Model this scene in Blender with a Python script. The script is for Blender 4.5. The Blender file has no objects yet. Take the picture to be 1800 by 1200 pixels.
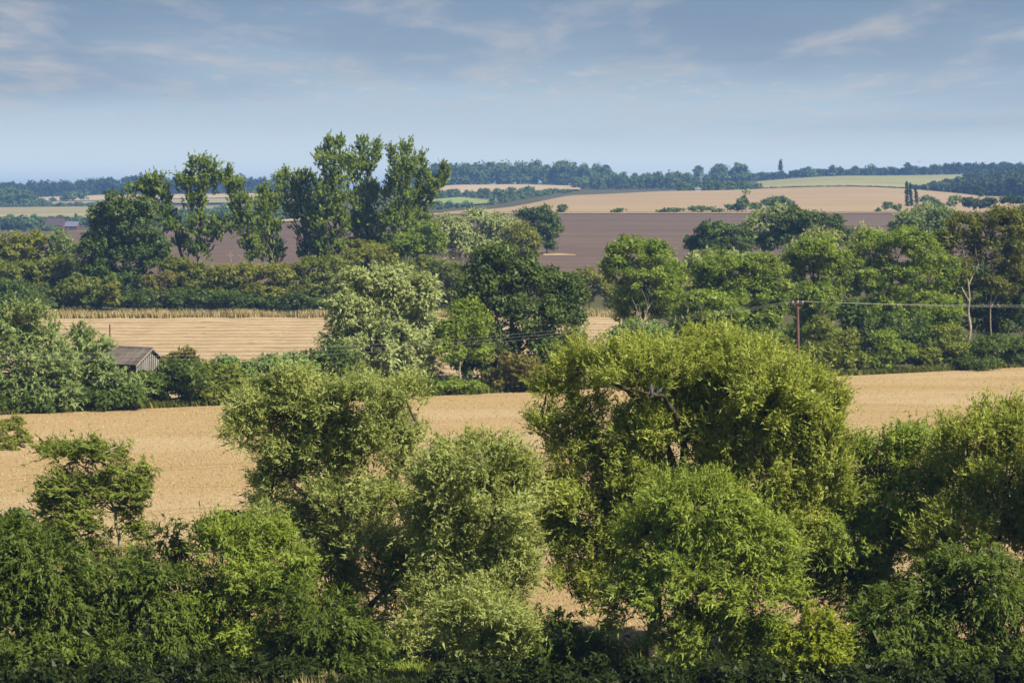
import bpy, math, random
import numpy as np
from mathutils import Vector

S = bpy.context.scene
COL = S.collection
rng = np.random.default_rng(7)
random.seed(7)

# ------------------------------------------------------------------ camera
F = 4250.0                      # focal length in pixels of an 1800 px wide frame
HC = 18.0                       # eye height over the valley floor
TH = math.atan(255.0 / F)       # camera looks slightly down
CT, ST = math.cos(TH), math.sin(TH)
cam_d = bpy.data.cameras.new('camera')
cam = bpy.data.objects.new('camera', cam_d); COL.objects.link(cam)
cam_d.sensor_width = 36.0; cam_d.lens = 36.0 * F / 1800.0
cam_d.clip_start = 0.5; cam_d.clip_end = 30000
cam.location = (0, 0, HC); cam.rotation_euler = (math.pi / 2 - TH, 0, 0)
cam_d.dof.use_dof = True; cam_d.dof.focus_distance = 92; cam_d.dof.aperture_fstop = 2.8
S.camera = cam

# ------------------------------------------------------------------ light
SUN_AZ, SUN_EL = math.radians(130), math.radians(47)     # azimuth clockwise from the view direction
sd = Vector((math.sin(SUN_AZ) * math.cos(SUN_EL), math.cos(SUN_AZ) * math.cos(SUN_EL), math.sin(SUN_EL)))
sl = bpy.data.lights.new('sun', 'SUN'); sl.energy = 4.8; sl.angle = math.radians(0.5); sl.color = (1.0, 0.92, 0.78)
so = bpy.data.objects.new('sun', sl); COL.objects.link(so)
so.rotation_euler = sd.to_track_quat('Z', 'Y').to_euler(); so.location = (200, -50, 300)

W = bpy.data.worlds.new('World'); S.world = W; W.use_nodes = True
wt = W.node_tree; wn = wt.nodes; wl = wt.links
for n in list(wn): wn.remove(n)
def wnode(t, **k):
    n = wn.new(t)
    for a, b in k.items(): setattr(n, a, b)
    return n
def math_(nt, op, a, b=None, c=None, clamp=False):
    n = nt.nodes.new('ShaderNodeMath'); n.operation = op; n.use_clamp = clamp
    for i, v in enumerate((a, b, c)):
        if v is None: continue
        if isinstance(v, (int, float)): n.inputs[i].default_value = v
        else: nt.links.new(v, n.inputs[i])
    return n.outputs[0]
def ramp_(nt, fac, stops, interp='EASE'):
    n = nt.nodes.new('ShaderNodeValToRGB'); e = n.color_ramp.elements; n.color_ramp.interpolation = interp
    while len(e) < len(stops): e.new(0.5)
    for i, (p, c) in enumerate(stops):
        e[i].position = p; e[i].color = (*c, 1) if len(c) == 3 else c
    nt.links.new(fac, n.inputs[0]); return n.outputs[0]
def mixc(nt, fac, a, b, mode='MIX'):
    n = nt.nodes.new('ShaderNodeMix'); n.data_type = 'RGBA'; n.blend_type = mode
    for k, v in ((0, fac), (6, a), (7, b)):
        if isinstance(v, (int, float)): n.inputs[k].default_value = v
        elif isinstance(v, tuple): n.inputs[k].default_value = (*v, 1)
        else: nt.links.new(v, n.inputs[k])
    return n.outputs[2]
def noise_(nt, vec, scale, detail=4, rough=0.55, dist=0.0):
    n = nt.nodes.new('ShaderNodeTexNoise'); n.inputs['Scale'].default_value = scale
    n.inputs['Detail'].default_value = detail; n.inputs['Roughness'].default_value = rough
    n.inputs['Distortion'].default_value = dist
    if vec is not None: nt.links.new(vec, n.inputs['Vector'])
    return n.outputs['Fac']
def comb(nt, x, y, z):
    n = nt.nodes.new('ShaderNodeCombineXYZ')
    for i, v in enumerate((x, y, z)):
        if isinstance(v, (int, float)): n.inputs[i].default_value = v
        else: nt.links.new(v, n.inputs[i])
    return n.outputs[0]

sky = wnode('ShaderNodeTexSky'); sky.sky_type = 'NISHITA'; sky.sun_disc = False
sky.sun_elevation = SUN_EL; sky.sun_rotation = SUN_AZ
sky.air_density = 1.2; sky.dust_density = 1.0; sky.ozone_density = 2.2; sky.altitude = 60
tc = wnode('ShaderNodeTexCoord')
sp_ = wnode('ShaderNodeSeparateXYZ'); wl.new(tc.outputs['Generated'], sp_.inputs[0])
zz = math_(wt, 'MAXIMUM', sp_.outputs[2], 0.004)
inv = math_(wt, 'DIVIDE', 1.0, math_(wt, 'ADD', zz, 0.03))
cx = math_(wt, 'MULTIPLY', sp_.outputs[0], inv); cy = math_(wt, 'MULTIPLY', sp_.outputs[1], inv)
cloudv = comb(wt, math_(wt, 'MULTIPLY', cx, 2.6), math_(wt, 'MULTIPLY', cy, 0.72), 3.1)
n1 = noise_(wt, cloudv, 0.85, 7, 0.58, 0.25)
n2 = noise_(wt, comb(wt, math_(wt, 'MULTIPLY', cx, 0.6), math_(wt, 'MULTIPLY', cy, 0.35), 9.7), 0.45, 4, 0.5, 0.2)
bright = ramp_(wt, n1, [(0.46, (0, 0, 0)), (0.78, (1, 1, 1))])
veil = ramp_(wt, n2, [(0.36, (0, 0, 0)), (0.70, (1, 1, 1))])
elev = ramp_(wt, math_(wt, 'MAXIMUM', sp_.outputs[2], 0.0), [(0.0, (10.6, 11.6, 11.4)), (.03, (5.5, 6.6, 7.4)), (.085, (1.9, 2.75, 3.9)), (.35, (1.0, 1.8, 3.4)), (1.0, (.5, 1.05, 2.4))], 'LINEAR')
base_sky = mixc(wt, .75, mixc(wt, 1.0, sky.outputs[0], (.55, .68, 1.0), 'MULTIPLY'), elev)
lowf = ramp_(wt, sp_.outputs[2], [(.012, (0, 0, 0)), (.05, (1, 1, 1))])
c1 = mixc(wt, math_(wt, 'MULTIPLY', math_(wt, 'MULTIPLY', veil, lowf), 0.6), base_sky, (1.7, 2.45, 3.5))
c2 = mixc(wt, math_(wt, 'MULTIPLY', math_(wt, 'MULTIPLY', bright, lowf), 0.70), c1, (5.3, 5.1, 5.0))
n3 = noise_(wt, cloudv, 2.6, 6, 0.6, 0.2)
puff = math_(wt, 'MULTIPLY', ramp_(wt, n3, [(0.52, (0, 0, 0)), (0.72, (1, 1, 1))]), ramp_(wt, n2, [(0.40, (1, 1, 1)), (0.60, (0, 0, 0))]))
c2 = mixc(wt, math_(wt, 'MULTIPLY', math_(wt, 'MULTIPLY', puff, lowf), 0.55), c2, (6.2, 5.7, 5.4))
bg = wnode('ShaderNodeBackground'); bg.inputs['Strength'].default_value = 0.06
wl.new(c2, bg.inputs['Color'])
wo = wnode('ShaderNodeOutputWorld'); wl.new(bg.outputs[0], wo.inputs['Surface'])

vs = S.view_settings
vs.view_transform = 'Standard'; vs.look = 'None'; vs.exposure = 0.9; vs.gamma = 1.0; vs.use_curve_mapping = False
S.render.engine = 'CYCLES'
cy_ = S.cycles
cy_.max_bounces = 7; cy_.diffuse_bounces = 4; cy_.glossy_bounces = 1; cy_.transmission_bounces = 4
cy_.transparent_max_bounces = 4; cy_.volume_bounces = 0; cy_.use_denoising = True; cy_.caustics_reflective = False
cy_.caustics_refractive = False
try:
    cy_.denoising_prefilter = 'ACCURATE'
except Exception: pass

# ------------------------------------------------------------------ geometry of the land
TPX = np.array([-900, 0, 300, 600, 820, 1020, 1200, 1500, 1800, 2700.])
Zf = lambda *v: np.array([v[0], *v, v[-1]], float)
def pyrow(Y, *v): return HC - (np.array([v[0], *v, v[-1]], float) - 345.0) / F * Y
ROWS = [(-400, Zf(*[17.0] * 8)), (-30, Zf(*[16.4] * 8)), (6, Zf(*[16.2] * 8)), (45, Zf(*[7.0] * 8)), (70, Zf(*[2.4] * 8)), (84, Zf(*[0.95] * 8)),
        (92, Zf(*[0.3] * 8)), (110, Zf(*[-0.1] * 8)), (160, Zf(*[-0.8] * 8)), (240, Zf(*[-1.6] * 8)), (410, Zf(*[-1.7] * 8)),
        (500, pyrow(500, 462, 466, 470, 470, 470, 470, 470, 470)), (900, pyrow(900, 411, 405, 388, 376, 375.2, 375, 375, 375)),
        (1000, pyrow(1000, 411, 403, 383, 372, 370.4, 370, 370, 371)), (1400, pyrow(1400, 407, 396, 378, 364, 343.2, 338, 333, 346)),
        (1600, pyrow(1600, 384, 384, 373, 361, 342.6, 338, 331, 342)), (2000, pyrow(2000, 368, 364, 356, 338, 334.8, 334, 313, 322)),
        (2300, pyrow(2300, 354, 350, 347, 326, 322.8, 322, 309, 306)), (2600, pyrow(2600, 346, 340, 337, 322, 318.8, 318, 306, 301)),
        (3200, pyrow(3200, 341, 337, 336, 322, 318.8, 318, 307, 303)), (4200, Zf(*[12] * 8)), (9000, Zf(*[0] * 8))]
RY = np.array([r[0] for r in ROWS], float); RZ = np.stack([r[1] for r in ROWS])
def px_of(X, Y): return 900 + F * X / np.maximum(Y, 60)
def _gz(X, Y):
    X = np.asarray(X, float); Y = np.asarray(Y, float)
    px = px_of(X, Y)
    j = np.clip(np.searchsorted(TPX, px) - 1, 0, len(TPX) - 2)
    t = np.clip((px - TPX[j]) / (TPX[j + 1] - TPX[j]), 0, 1); t = t * t * (3 - 2 * t)
    i = np.clip(np.searchsorted(RY, Y) - 1, 0, len(RY) - 2)
    s = np.clip((Y - RY[i]) / (RY[i + 1] - RY[i]), 0, 1)
    a = RZ[i, j] * (1 - t) + RZ[i, j + 1] * t
    b = RZ[i + 1, j] * (1 - t) + RZ[i + 1, j + 1] * t
    return a * (1 - s) + b * s
def gz(X, Y):
    Y = np.asarray(Y, float); k = 0.025 * np.maximum(Y, 60)
    z = (_gz(X, Y - k) + 2 * _gz(X, Y) + _gz(X, Y + k)) / 4
    return z + 0.00035 * np.maximum(Y - 420, 0) * (np.sin(X * 0.011 + Y * 0.004) + 0.6 * np.sin(X * 0.023 - Y * 0.011 + 1.7))
def P(px, py, Y):
    """world point seen in pixel (px, py) of the photograph at ground distance Y"""
    x = (px - 900) / F; up = -(py - 600) / F
    yc = CT + up * ST; zc = up * CT - ST
    t = Y / yc
    return np.array([x * t, Y, HC + zc * t])
def G(px, Y):
    """ground point at photograph column px, distance Y"""
    X = (px - 900) / F * Y
    for _ in range(2):
        z = float(gz(X, Y)); sl_ = (z - HC) / Y
        py = 600 - F * (sl_ + math.tan(TH)) / (1 - sl_ * math.tan(TH)) if False else 345 - F * sl_
        X = P(px, py, Y)[0]
    return np.array([X, Y, float(gz(X, Y))])

# ------------------------------------------------------------------ object helpers
def link(name, me, mat=None, parent=None, loc=None):
    o = bpy.data.objects.new(name, me); COL.objects.link(o)
    if mat is not None and me is not None:
        me.materials.clear()
        for m in (mat if isinstance(mat, (list, tuple)) else [mat]): me.materials.append(m)
    if parent is not None: o.parent = parent
    if loc is not None: o.location = tuple(float(v) for v in loc)
    return o
def tag(o, label=None, cat=None, group=None, kind=None):
    if label: o['label'] = label
    if cat: o['category'] = cat
    if group: o['group'] = group
    if kind: o['kind'] = kind
    return o
def empty(name, loc): return link(name, None, loc=loc)
def mesh(name, V, faces_flat, n, smooth=False, tint=None):
    """faces of constant size n, fast"""
    me = bpy.data.meshes.new(name)
    V = np.asarray(V, np.float32); I = np.asarray(faces_flat, np.int32).ravel(); nf = len(I) // n
    me.vertices.add(len(V)); me.vertices.foreach_set('co', V.ravel())
    me.loops.add(len(I)); me.loops.foreach_set('vertex_index', I)
    me.polygons.add(nf); me.polygons.foreach_set('loop_start', np.arange(nf, dtype=np.int32) * n)
    if smooth: me.polygons.foreach_set('use_smooth', np.ones(nf, bool))
    if tint is not None:
        a = me.attributes.new('tint', 'FLOAT', 'FACE'); a.data.foreach_set('value', np.asarray(tint, np.float32))
    me.update(calc_edges=True); return me
def box_v(x0, x1, y0, y1, z0, z1):
    return [(x0, y0, z0), (x1, y0, z0), (x1, y1, z0), (x0, y1, z0), (x0, y0, z1), (x1, y0, z1), (x1, y1, z1), (x0, y1, z1)]
BOXF = [(0, 3, 2, 1), (4, 5, 6, 7), (0, 1, 5, 4), (1, 2, 6, 5), (2, 3, 7, 6), (3, 0, 4, 7)]
def box(name, b, mat, parent=None):
    me = bpy.data.meshes.new(name); me.from_pydata(box_v(*b), [], BOXF); return link(name, me, mat, parent)
def poly(name, V, Fs, mat, parent=None, smooth=False):
    me = bpy.data.meshes.new(name); me.from_pydata([tuple(map(float, v)) for v in V], [], Fs)
    if smooth: me.polygons.foreach_set('use_smooth', np.ones(len(me.polygons), bool))
    return link(name, me, mat, parent)

# ------------------------------------------------------------------ materials
def newmat(name):
    m = bpy.data.materials.new(name); m.use_nodes = True; nt = m.node_tree
    for n in list(nt.nodes): nt.nodes.remove(n)
    out = nt.nodes.new('ShaderNodeOutputMaterial'); return m, nt, out
def principled(nt, out, col, rough=0.9, spec=0.2, bump=None, bstr=0.5, bdist=0.1):
    b = nt.nodes.new('ShaderNodeBsdfPrincipled'); b.inputs['Roughness'].default_value = rough
    b.inputs['Specular IOR Level'].default_value = spec
    if isinstance(col, tuple): b.inputs['Base Color'].default_value = (*col, 1)
    else: nt.links.new(col, b.inputs['Base Color'])
    if bump is not None:
        k = nt.nodes.new('ShaderNodeBump'); k.inputs['Strength'].default_value = bstr; k.inputs['Distance'].default_value = bdist
        nt.links.new(bump, k.inputs['Height']); nt.links.new(k.outputs[0], b.inputs['Normal'])
    nt.links.new(b.outputs[0], out.inputs['Surface']); return b
def objco(nt, sx=1, sy=1, sz=1, rot=0.0):
    t = nt.nodes.new('ShaderNodeTexCoord'); mp = nt.nodes.new('ShaderNodeMapping')
    mp.inputs['Scale'].default_value = (sx, sy, sz); mp.inputs['Rotation'].default_value = (0, 0, rot)
    nt.links.new(t.outputs['Object'], mp.inputs[0]); return mp.outputs[0]
def foliage(name, ca, cb, cc=None, trans=0.42, rough=0.5, spec=0.22):
    """leaves: colour runs from ca to cb with each leaf's own tint, a few turn cc"""
    m, nt, out = newmat(name)
    ca, cb, cc = [tuple(min(v * k, .6) for v, k in zip(q, (1.68, 1.75, 1.0))) if q else None for q in (ca, cb, cc)]
    at = nt.nodes.new('ShaderNodeAttribute'); at.attribute_name = 'tint'; at.attribute_type = 'GEOMETRY'
    f = at.outputs['Fac']
    stops = [(0.0, ca), (0.93, cb)] + ([(0.985, cc)] if cc else [])
    c = ramp_(nt, f, stops, 'LINEAR')
    b = nt.nodes.new('ShaderNodeBsdfPrincipled'); b.inputs['Roughness'].default_value = rough
    b.inputs['Specular IOR Level'].default_value = spec; nt.links.new(c, b.inputs['Base Color'])
    t = nt.nodes.new('ShaderNodeBsdfTranslucent')
    tcol = mixc(nt, 1.0, c, (1.25, 1.2, 0.55), 'MULTIPLY'); nt.links.new(tcol, t.inputs['Color'])
    mx = nt.nodes.new('ShaderNodeMixShader'); mx.inputs[0].default_value = trans
    nt.links.new(b.outputs[0], mx.inputs[1]); nt.links.new(t.outputs[0], mx.inputs[2]); nt.links.new(mx.outputs[0], out.inputs['Surface'])
    return m
def bark(name, c0, c1, sc=6):
    m, nt, out = newmat(name)
    n = noise_(nt, objco(nt, 1, 1, 0.25), sc, 5, 0.65)
    c = ramp_(nt, n, [(0.3, c0), (0.7, c1)]); principled(nt, out, c, 0.95, 0.1, n, 0.7, 0.05); return m
def plain(name, c0, c1, sc=3, rough=0.8, spec=0.2, stretch=(1, 1, 1)):
    m, nt, out = newmat(name)
    n = noise_(nt, objco(nt, *stretch), sc, 5, 0.6)
    c = ramp_(nt, n, [(0.3, c0), (0.7, c1)]); principled(nt, out, c, rough, spec, n, 0.3, 0.03); return m

M = {}
M['willow'] = foliage('willow leaves', (.100, .116, .030), (.250, .265, .092), (.32, .28, .09))
M['willow2'] = foliage('fresh willow leaves', (.075, .102, .022), (.19, .225, .062), (.28, .28, .09))
M['greywillow'] = foliage('grey willow leaves', (.110, .128, .060), (.262, .275, .155), (.34, .33, .17))
M['shrub'] = foliage('shade-toned shrub leaves', (.036, .054, .011), (.092, .120, .030), (.17, .16, .05))  # olive green, with shade along the bank bottom darkened into it
M['yellow'] = foliage('yellow green leaves', (.090, .110, .010), (.19, .21, .03), (.26, .22, .05))
M['wispy'] = foliage('windblown leaves', (.058, .076, .018), (.155, .180, .048), (.24, .22, .08))
M['silver'] = foliage('silver willow leaves', (.140, .158, .100), (.245, .268, .178), None, .25)
M['silverg'] = foliage('silver green willow leaves', (.080, .108, .052), (.170, .205, .120), None, .28)
M['bluish'] = foliage('blue green leaves', (.060, .092, .042), (.13, .18, .085), None, .28)
M['oak'] = foliage('oak leaves', (.024, .040, .012), (.070, .095, .026), (.15, .14, .04), .25)
M['ash'] = foliage('ash leaves', (.064, .094, .018), (.170, .210, .050), (.24, .20, .06))
M['poplar'] = foliage('poplar leaves', (.050, .074, .016), (.155, .195, .046), (.32, .26, .05))
M['olive'] = foliage('olive brown leaves', (.046, .052, .013), (.120, .124, .032), (.19, .17, .05))
M['hedge'] = foliage('hedge leaves', (.056, .070, .016), (.145, .158, .040), (.20, .15, .05))
M['hedgeol'] = foliage('olive hedge leaves', (.074, .078, .018), (.175, .178, .045), (.20, .15, .06))
M['brownsh'] = foliage('brownish hedge leaves', (.070, .062, .025), (.150, .130, .055), (.22, .14, .07))
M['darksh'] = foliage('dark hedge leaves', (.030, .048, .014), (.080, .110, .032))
M['far'] = foliage('distant leaves', (.030, .052, .022), (.075, .105, .040), None, .15, .8, .1)
M['fardark'] = foliage('distant dark leaves', (.015, .026, .014), (.038, .055, .026), None, .15, .8, .1)
M['farlight'] = foliage('distant pale leaves', (.075, .100, .040), (.150, .180, .080), None, .15, .8, .1)
M['bark'] = bark('dark bark', (.035, .028, .020), (.10, .082, .06))
M['barkpale'] = bark('pale bark', (.20, .16, .11), (.42, .35, .26))
M['barkgrey'] = bark('grey bark', (.10, .085, .065), (.24, .20, .15))
M['deadwood'] = bark('dead wood', (.16, .14, .11), (.36, .32, .26))

# ------------------------------------------------------------------ foliage and bark builders
def unit(n):
    v = rng.normal(size=(n, 3)); return v / np.linalg.norm(v, axis=1, keepdims=True)
def nrm(v): return v / np.maximum(np.linalg.norm(v, axis=1, keepdims=True), 1e-9)
def wob(p, k, seed):
    r = np.random.default_rng(seed); s = 0
    for _ in range(5):
        d = r.normal(size=3); d *= k / np.linalg.norm(d) * r.uniform(.6, 1.6)
        s = s + np.sin(p @ d + r.uniform(0, 6.28))
    return s / 5
def leaf_mesh(C, D, N, L, Wd, tint):
    n = len(C); D = nrm(D); Sd = nrm(np.cross(N, D)); Nn = np.cross(D, Sd)
    L = L[:, None]; Wd = Wd[:, None]
    V = np.empty((n, 3, 3), np.float32); k = (rng.random(n)[:, None] - .5) * .7
    V[:, 0] = C + Sd * Wd * .5 + Nn * Wd * .1 - D * L * (.35 + k * .4); V[:, 1] = C + D * L * .55 - Nn * L * .06
    V[:, 2] = C - Sd * Wd * .5 + Nn * Wd * .1 - D * L * (.35 - k * .4)
    return V.reshape(-1, 3)
# species: material, mode, leaf px length, width ratio, leaf area index, clump m, (out, up, rand), twig length, droop
SP = dict(
    willow=('willow', 'twig', .168, .32, 3.5, .60, (.65, .85, .55), .75, .22),
    willow2=('willow2', 'twig', .175, .32, 3.3, .58, (.8, .6, .6), .7, .45),
    greywillow=('greywillow', 'twig', .165, .32, 3.7, .58, (.65, .8, .6), .8, .32),
    wispy=('wispy', 'twig', .205, .32, 2.3, .42, (.15, .25, .55), .55, .15),
    shrub=('shrub', 'twig', .20, .34, 3.2, .65, (.9, .30, .5), .75, .65),
    yellow=('yellow', 'twig', .16, .50, 3.0, .50, (.8, .3, .7), .5, .3),
    silver=('silver', 'twig', .32, .38, 3.3, .85, (.75, .35, .75), .85, .40),
    silverg=('silverg', 'twig', .36, .36, 3.2, .85, (.7, .5, .5), 1.1, .35),
    bluish=('bluish', 'blob', .32, .6, 3.2, .70, None, 0, 0),
    oak=('oak', 'blob', .36, .62, 3.6, .95, None, 0, 0),
    ash=('ash', 'blob', .335, .52, 3.4, .72, None, 0, 0),
    olive=('olive', 'blob', .32, .6, 3.0, .80, None, 0, 0),
    poplar=('poplar', 'twig', .39, .66, 2.7, .80, (.40, .85, .6), 1.1, -.02),
    hedge=('hedge', 'blob', .40, .6, 3.4, .85, None, 0, 0),
    hedgeol=('hedgeol', 'blob', .40, .6, 3.4, .85, None, 0, 0),
    brownsh=('brownsh', 'blob', .36, .6, 2.9, .75, None, 0, 0),
    darksh=('darksh', 'blob', .37, .6, 3.4, .85, None, 0, 0),
    far=('far', 'blob', 1.2, .75, 3.4, 2.2, None, 0, 0),
    fardark=('fardark', 'blob', 1.2, .75, 3.4, 2.2, None, 0, 0),
    farlight=('farlight', 'blob', 1.2, .75, 3.4, 2.2, None, 0, 0),
)
def crown_arrays(lobes, sp, scale=1.0, lai=1.0, seed=0, gap=0.0, rcs=1.0):
    """lobes: (centre xyz, radii xyz) in local metres -> vertices, tint, clump centres"""
    mat, mode, L, wr, LAI, rc, oud, tl, droop = SP[sp]
    L *= scale; LAI *= lai * 2.0; rc *= rcs; Vs, Ts, CC = [], [], []
    for li, (C, R) in enumerate(lobes):
        C = np.array(C); R = np.array(R)
        area = math.pi * R[0] * R[2]
        rcl = min(rc, R.min() * .6)
        nc = max(5, int(area / (math.pi * rcl * rcl * .20)))
        R = np.maximum(R - .45 * rcl, R * .5); v = unit(nc); v[:, 2] = np.where((v[:, 2] < -.2) & (rng.random(nc) < .45), -v[:, 2], v[:, 2])
        r = 1 - .55 * rng.random(nc) ** 1.4
        cc = C + v * R * (r * (1 + .25 * wob(v * R + C, 1.6 / max(rcl, .2), seed + li)))[:, None]
        if gap > 0:
            keep = wob(cc, 1.1 / max(rcl, .2), seed + 77) > -1 + gap
            if keep.sum() > 3: cc = cc[keep]; v = v[keep]; nc = len(cc)
        CC.append(cc)
        n = int(LAI * area / (L * L * wr * .5)); per = max(3, n // nc)
        ct = rng.random(nc) * .5
        crs = rcl * rng.uniform(.6, 1.25, nc)
        if mode == 'twig':
            lpt = 12; tw = max(1, round(per / lpt))
            idx = np.repeat(np.arange(nc), tw); nt_ = len(idx)
            b = cc[idx] + unit(nt_) * (crs[idx] * rng.random(nt_) ** .5)[:, None]
            out = nrm(v[idx] * (1, 1, .7))
            d = nrm(out * oud[0] + np.array([0, 0, oud[1]]) + unit(nt_) * oud[2] + (np.array([-.75, 0, .12]) if sp == 'wispy' else 0))
            k = np.tile(np.arange(lpt) / lpt, nt_); I = np.repeat(np.arange(nt_), lpt)
            tls = tl * rng.uniform(.5, 1.3, nt_) * np.where(rng.random(nt_) < .06, 1.9, 1)
            p = b[I] + d[I] * (k * tls[I])[:, None]; p[:, 2] -= droop * (k * tls[I]) ** 2 * .9
            dd = d[I].copy(); dd[:, 2] -= 1.6 * droop * k
            ld = nrm(dd + unit(len(p)) * .75)
            nn = nrm(out[I] * .55 + np.array([.15, -.1, .75]) + unit(len(p)) * .6)
            p = p + ld * L * .4
            t = ct[idx][I] + rng.random(len(p)) * .48
        else:
            I = np.repeat(np.arange(nc), per)
            u = unit(len(I))
            rr = .45 + .6 * rng.random(len(I)) ** .7
            p = cc[I] + u * (crs[I] * rr)[:, None] * (1.1, 1.1, .75)
            ld = unit(len(I)); nn = nrm(u * .75 + v[I] * .25 + np.array([0, 0, .45]) + unit(len(I)) * .55)
            t = ct[I] + rng.random(len(I)) * .48
        ls = L * np.clip(np.exp(rng.normal(-.06, .32, len(p))), .4, 1.9)
        # spread some stray leaves to break clump outlines
        p = p + unit(len(p)) * (rcl * .22 * rng.random(len(p)) ** 2)[:, None]
        Vs.append(leaf_mesh(p, ld, nn, ls, ls * wr * rng.uniform(.8, 1.2, len(p)), t)); Ts.append(t)
    return np.concatenate(Vs), np.concatenate(Ts), CC
def quads_mesh(name, V, T):
    return mesh(name, V, np.arange(len(V)), 3, False, T)
def catmull(pts, m=4):
    pts = np.array(pts, float)
    if len(pts) < 3:
        t = np.linspace(0, 1, m + 1)[:, None]; return pts[0] * (1 - t) + pts[-1] * t
    q = np.vstack([2 * pts[0] - pts[1], pts, 2 * pts[-1] - pts[-2]]); out = []
    for i in range(1, len(q) - 2):
        for t in np.linspace(0, 1, m, endpoint=False):
            a, b, c, d = q[i - 1:i + 3]
            out.append(.5 * ((2 * b) + (c - a) * t + (2 * a - 5 * b + 4 * c - d) * t * t + (3 * b - a - 3 * c + d) * t ** 3))
    out.append(pts[-1]); return np.array(out)
def wiggle(pts, r):
    out = [pts[0]]
    for a, b in zip(pts[:-1], pts[1:]):
        d = np.linalg.norm(b - a) * .07
        out.append((a + b) / 2 + np.array([r.uniform(-d, d), r.uniform(-d, d), r.uniform(-d, d) * .5])); out.append(b)
    return out
class Tubes:
    def __init__(s): s.V = []; s.F = []; s.n = 0
    def add(s, pts, r0, r1, k=6, m=4, curve=True):
        p = catmull(pts, m) if curve else np.array(pts, float); n = len(p)
        t = np.gradient(p, axis=0); t = nrm(t)
        ref = np.array([0, 1.0, 0.1]) if abs(t[0][1]) < .9 else np.array([1.0, 0, 0])
        a = nrm(np.cross(t, ref)); b = np.cross(t, a)
        rad = r0 + (r1 - r0) * np.linspace(0, 1, n) ** .85
        ang = np.arange(k) * 2 * math.pi / k
        ring = p[:, None] + rad[:, None, None] * (np.cos(ang)[None, :, None] * a[:, None] + np.sin(ang)[None, :, None] * b[:, None])
        s.V.append(ring.reshape(-1, 3))
        i = np.arange(n - 1)[:, None] * k; j = np.arange(k)[None]; j2 = (j + 1) % k
        f = np.stack([i + j, i + j2, i + k + j2, i + k + j], -1).reshape(-1, 4) + s.n
        s.F.append(f); s.n += n * k
    def mesh(s, name): return mesh(name, np.concatenate(s.V), np.concatenate(s.F), 4, True)

def tree(name, label, cat, sp, px0, Y, lobes, limbs=None, bk='bark', group=None, scale=1.0, lai=1.0, gap=0.0, tr=None,
         flat=.85, rcs=1.0, twigs=True, base=None, leafname='crown', stem='trunk'):
    g = G(px0, Y) if base is None else base
    root = empty(name, g); tag(root, label, cat, group)
    mpp = Y / F; seed = int(px0 * 7 + Y)
    r_ = random.Random(seed)
    L3 = []
    for lb in lobes:
        px, py, rx, ry = lb[:4]
        dep = lb[4] if len(lb) > 4 else r_.uniform(-.5, .5) * rx * mpp
        c = P(px, py, Y + dep) - g
        L3.append((c, (rx * mpp, rx * mpp * flat, ry * mpp)))
    V, T, CC = crown_arrays(L3, sp, scale, lai, seed, gap, rcs)
    link(leafname, quads_mesh(leafname, V, T), M[SP[sp][0]], root)
    tb = Tubes(); top = max(c[2] for c, _ in L3)
    R0 = tr if tr else max(.05, top * .019)
    if limbs:
        for k, lm in enumerate(limbs):
            pts = [P(q[0], q[1], Y + (q[2] if len(q) > 2 else 0)) - g for q in lm]
            if k == 0: pts[0][2] = min(pts[0][2], -.2)
            tb.add(wiggle(pts, r_), R0 if k == 0 else R0 * .45, R0 * .16 if k == 0 else R0 * .08, 7 if Y < 120 else 5)
        hubs = [P(lm[len(lm) // 2][0], lm[len(lm) // 2][1], Y) - g for lm in limbs] + [P(lm[-1][0], lm[-1][1], Y) - g for lm in limbs]
    else:
        zc = sorted(c[2] for c, _ in L3)[len(L3) // 2]
        cx_ = np.mean([c for c, _ in L3], axis=0)
        fork = np.array([cx_[0] * .5, cx_[1] * .5, max(zc * .55, .3)])
        tb.add([(0, 0, -.25), (fork[0] * .3, 0, fork[2] * .5), fork, (cx_[0], cx_[1], zc)], R0, R0 * .4, 6)
        hubs = [fork, np.array([cx_[0], cx_[1], zc])]
    if twigs:
        for (c, R), cc in zip(L3, CC):
            h = min(hubs, key=lambda q: np.linalg.norm(q - c) + (3 if q[2] > c[2] + .3 else 0))
            mid = (h + c) / 2 + np.array([r_.uniform(-.1, .1), r_.uniform(-.1, .1), -.05]) * np.linalg.norm(c - h)
            tb.add(wiggle([h, mid, c], r_), R0 * .26, R0 * .09, 5, 3)
            nb = 9 if Y < 120 else 5
            for q in cc[:nb]:
                md = (c + q) / 2 + np.array([r_.uniform(-.15, .15), r_.uniform(-.15, .15), .1]) * np.linalg.norm(q - c)
                tb.add([c, md, q], R0 * .13, R0 * .035, 4, 2)
    link(stem, tb.mesh(stem), M[bk], root)
    return root
def bush(label, sp, px0, Y, lobes, name='shrub', cat='shrub', **k):
    k.setdefault('leafname', 'foliage'); k.setdefault('stem', 'stem'); k.setdefault('tr', .05 + Y * .0001)
    return tree(name, label, cat, sp, px0, Y, lobes, **k)

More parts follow.
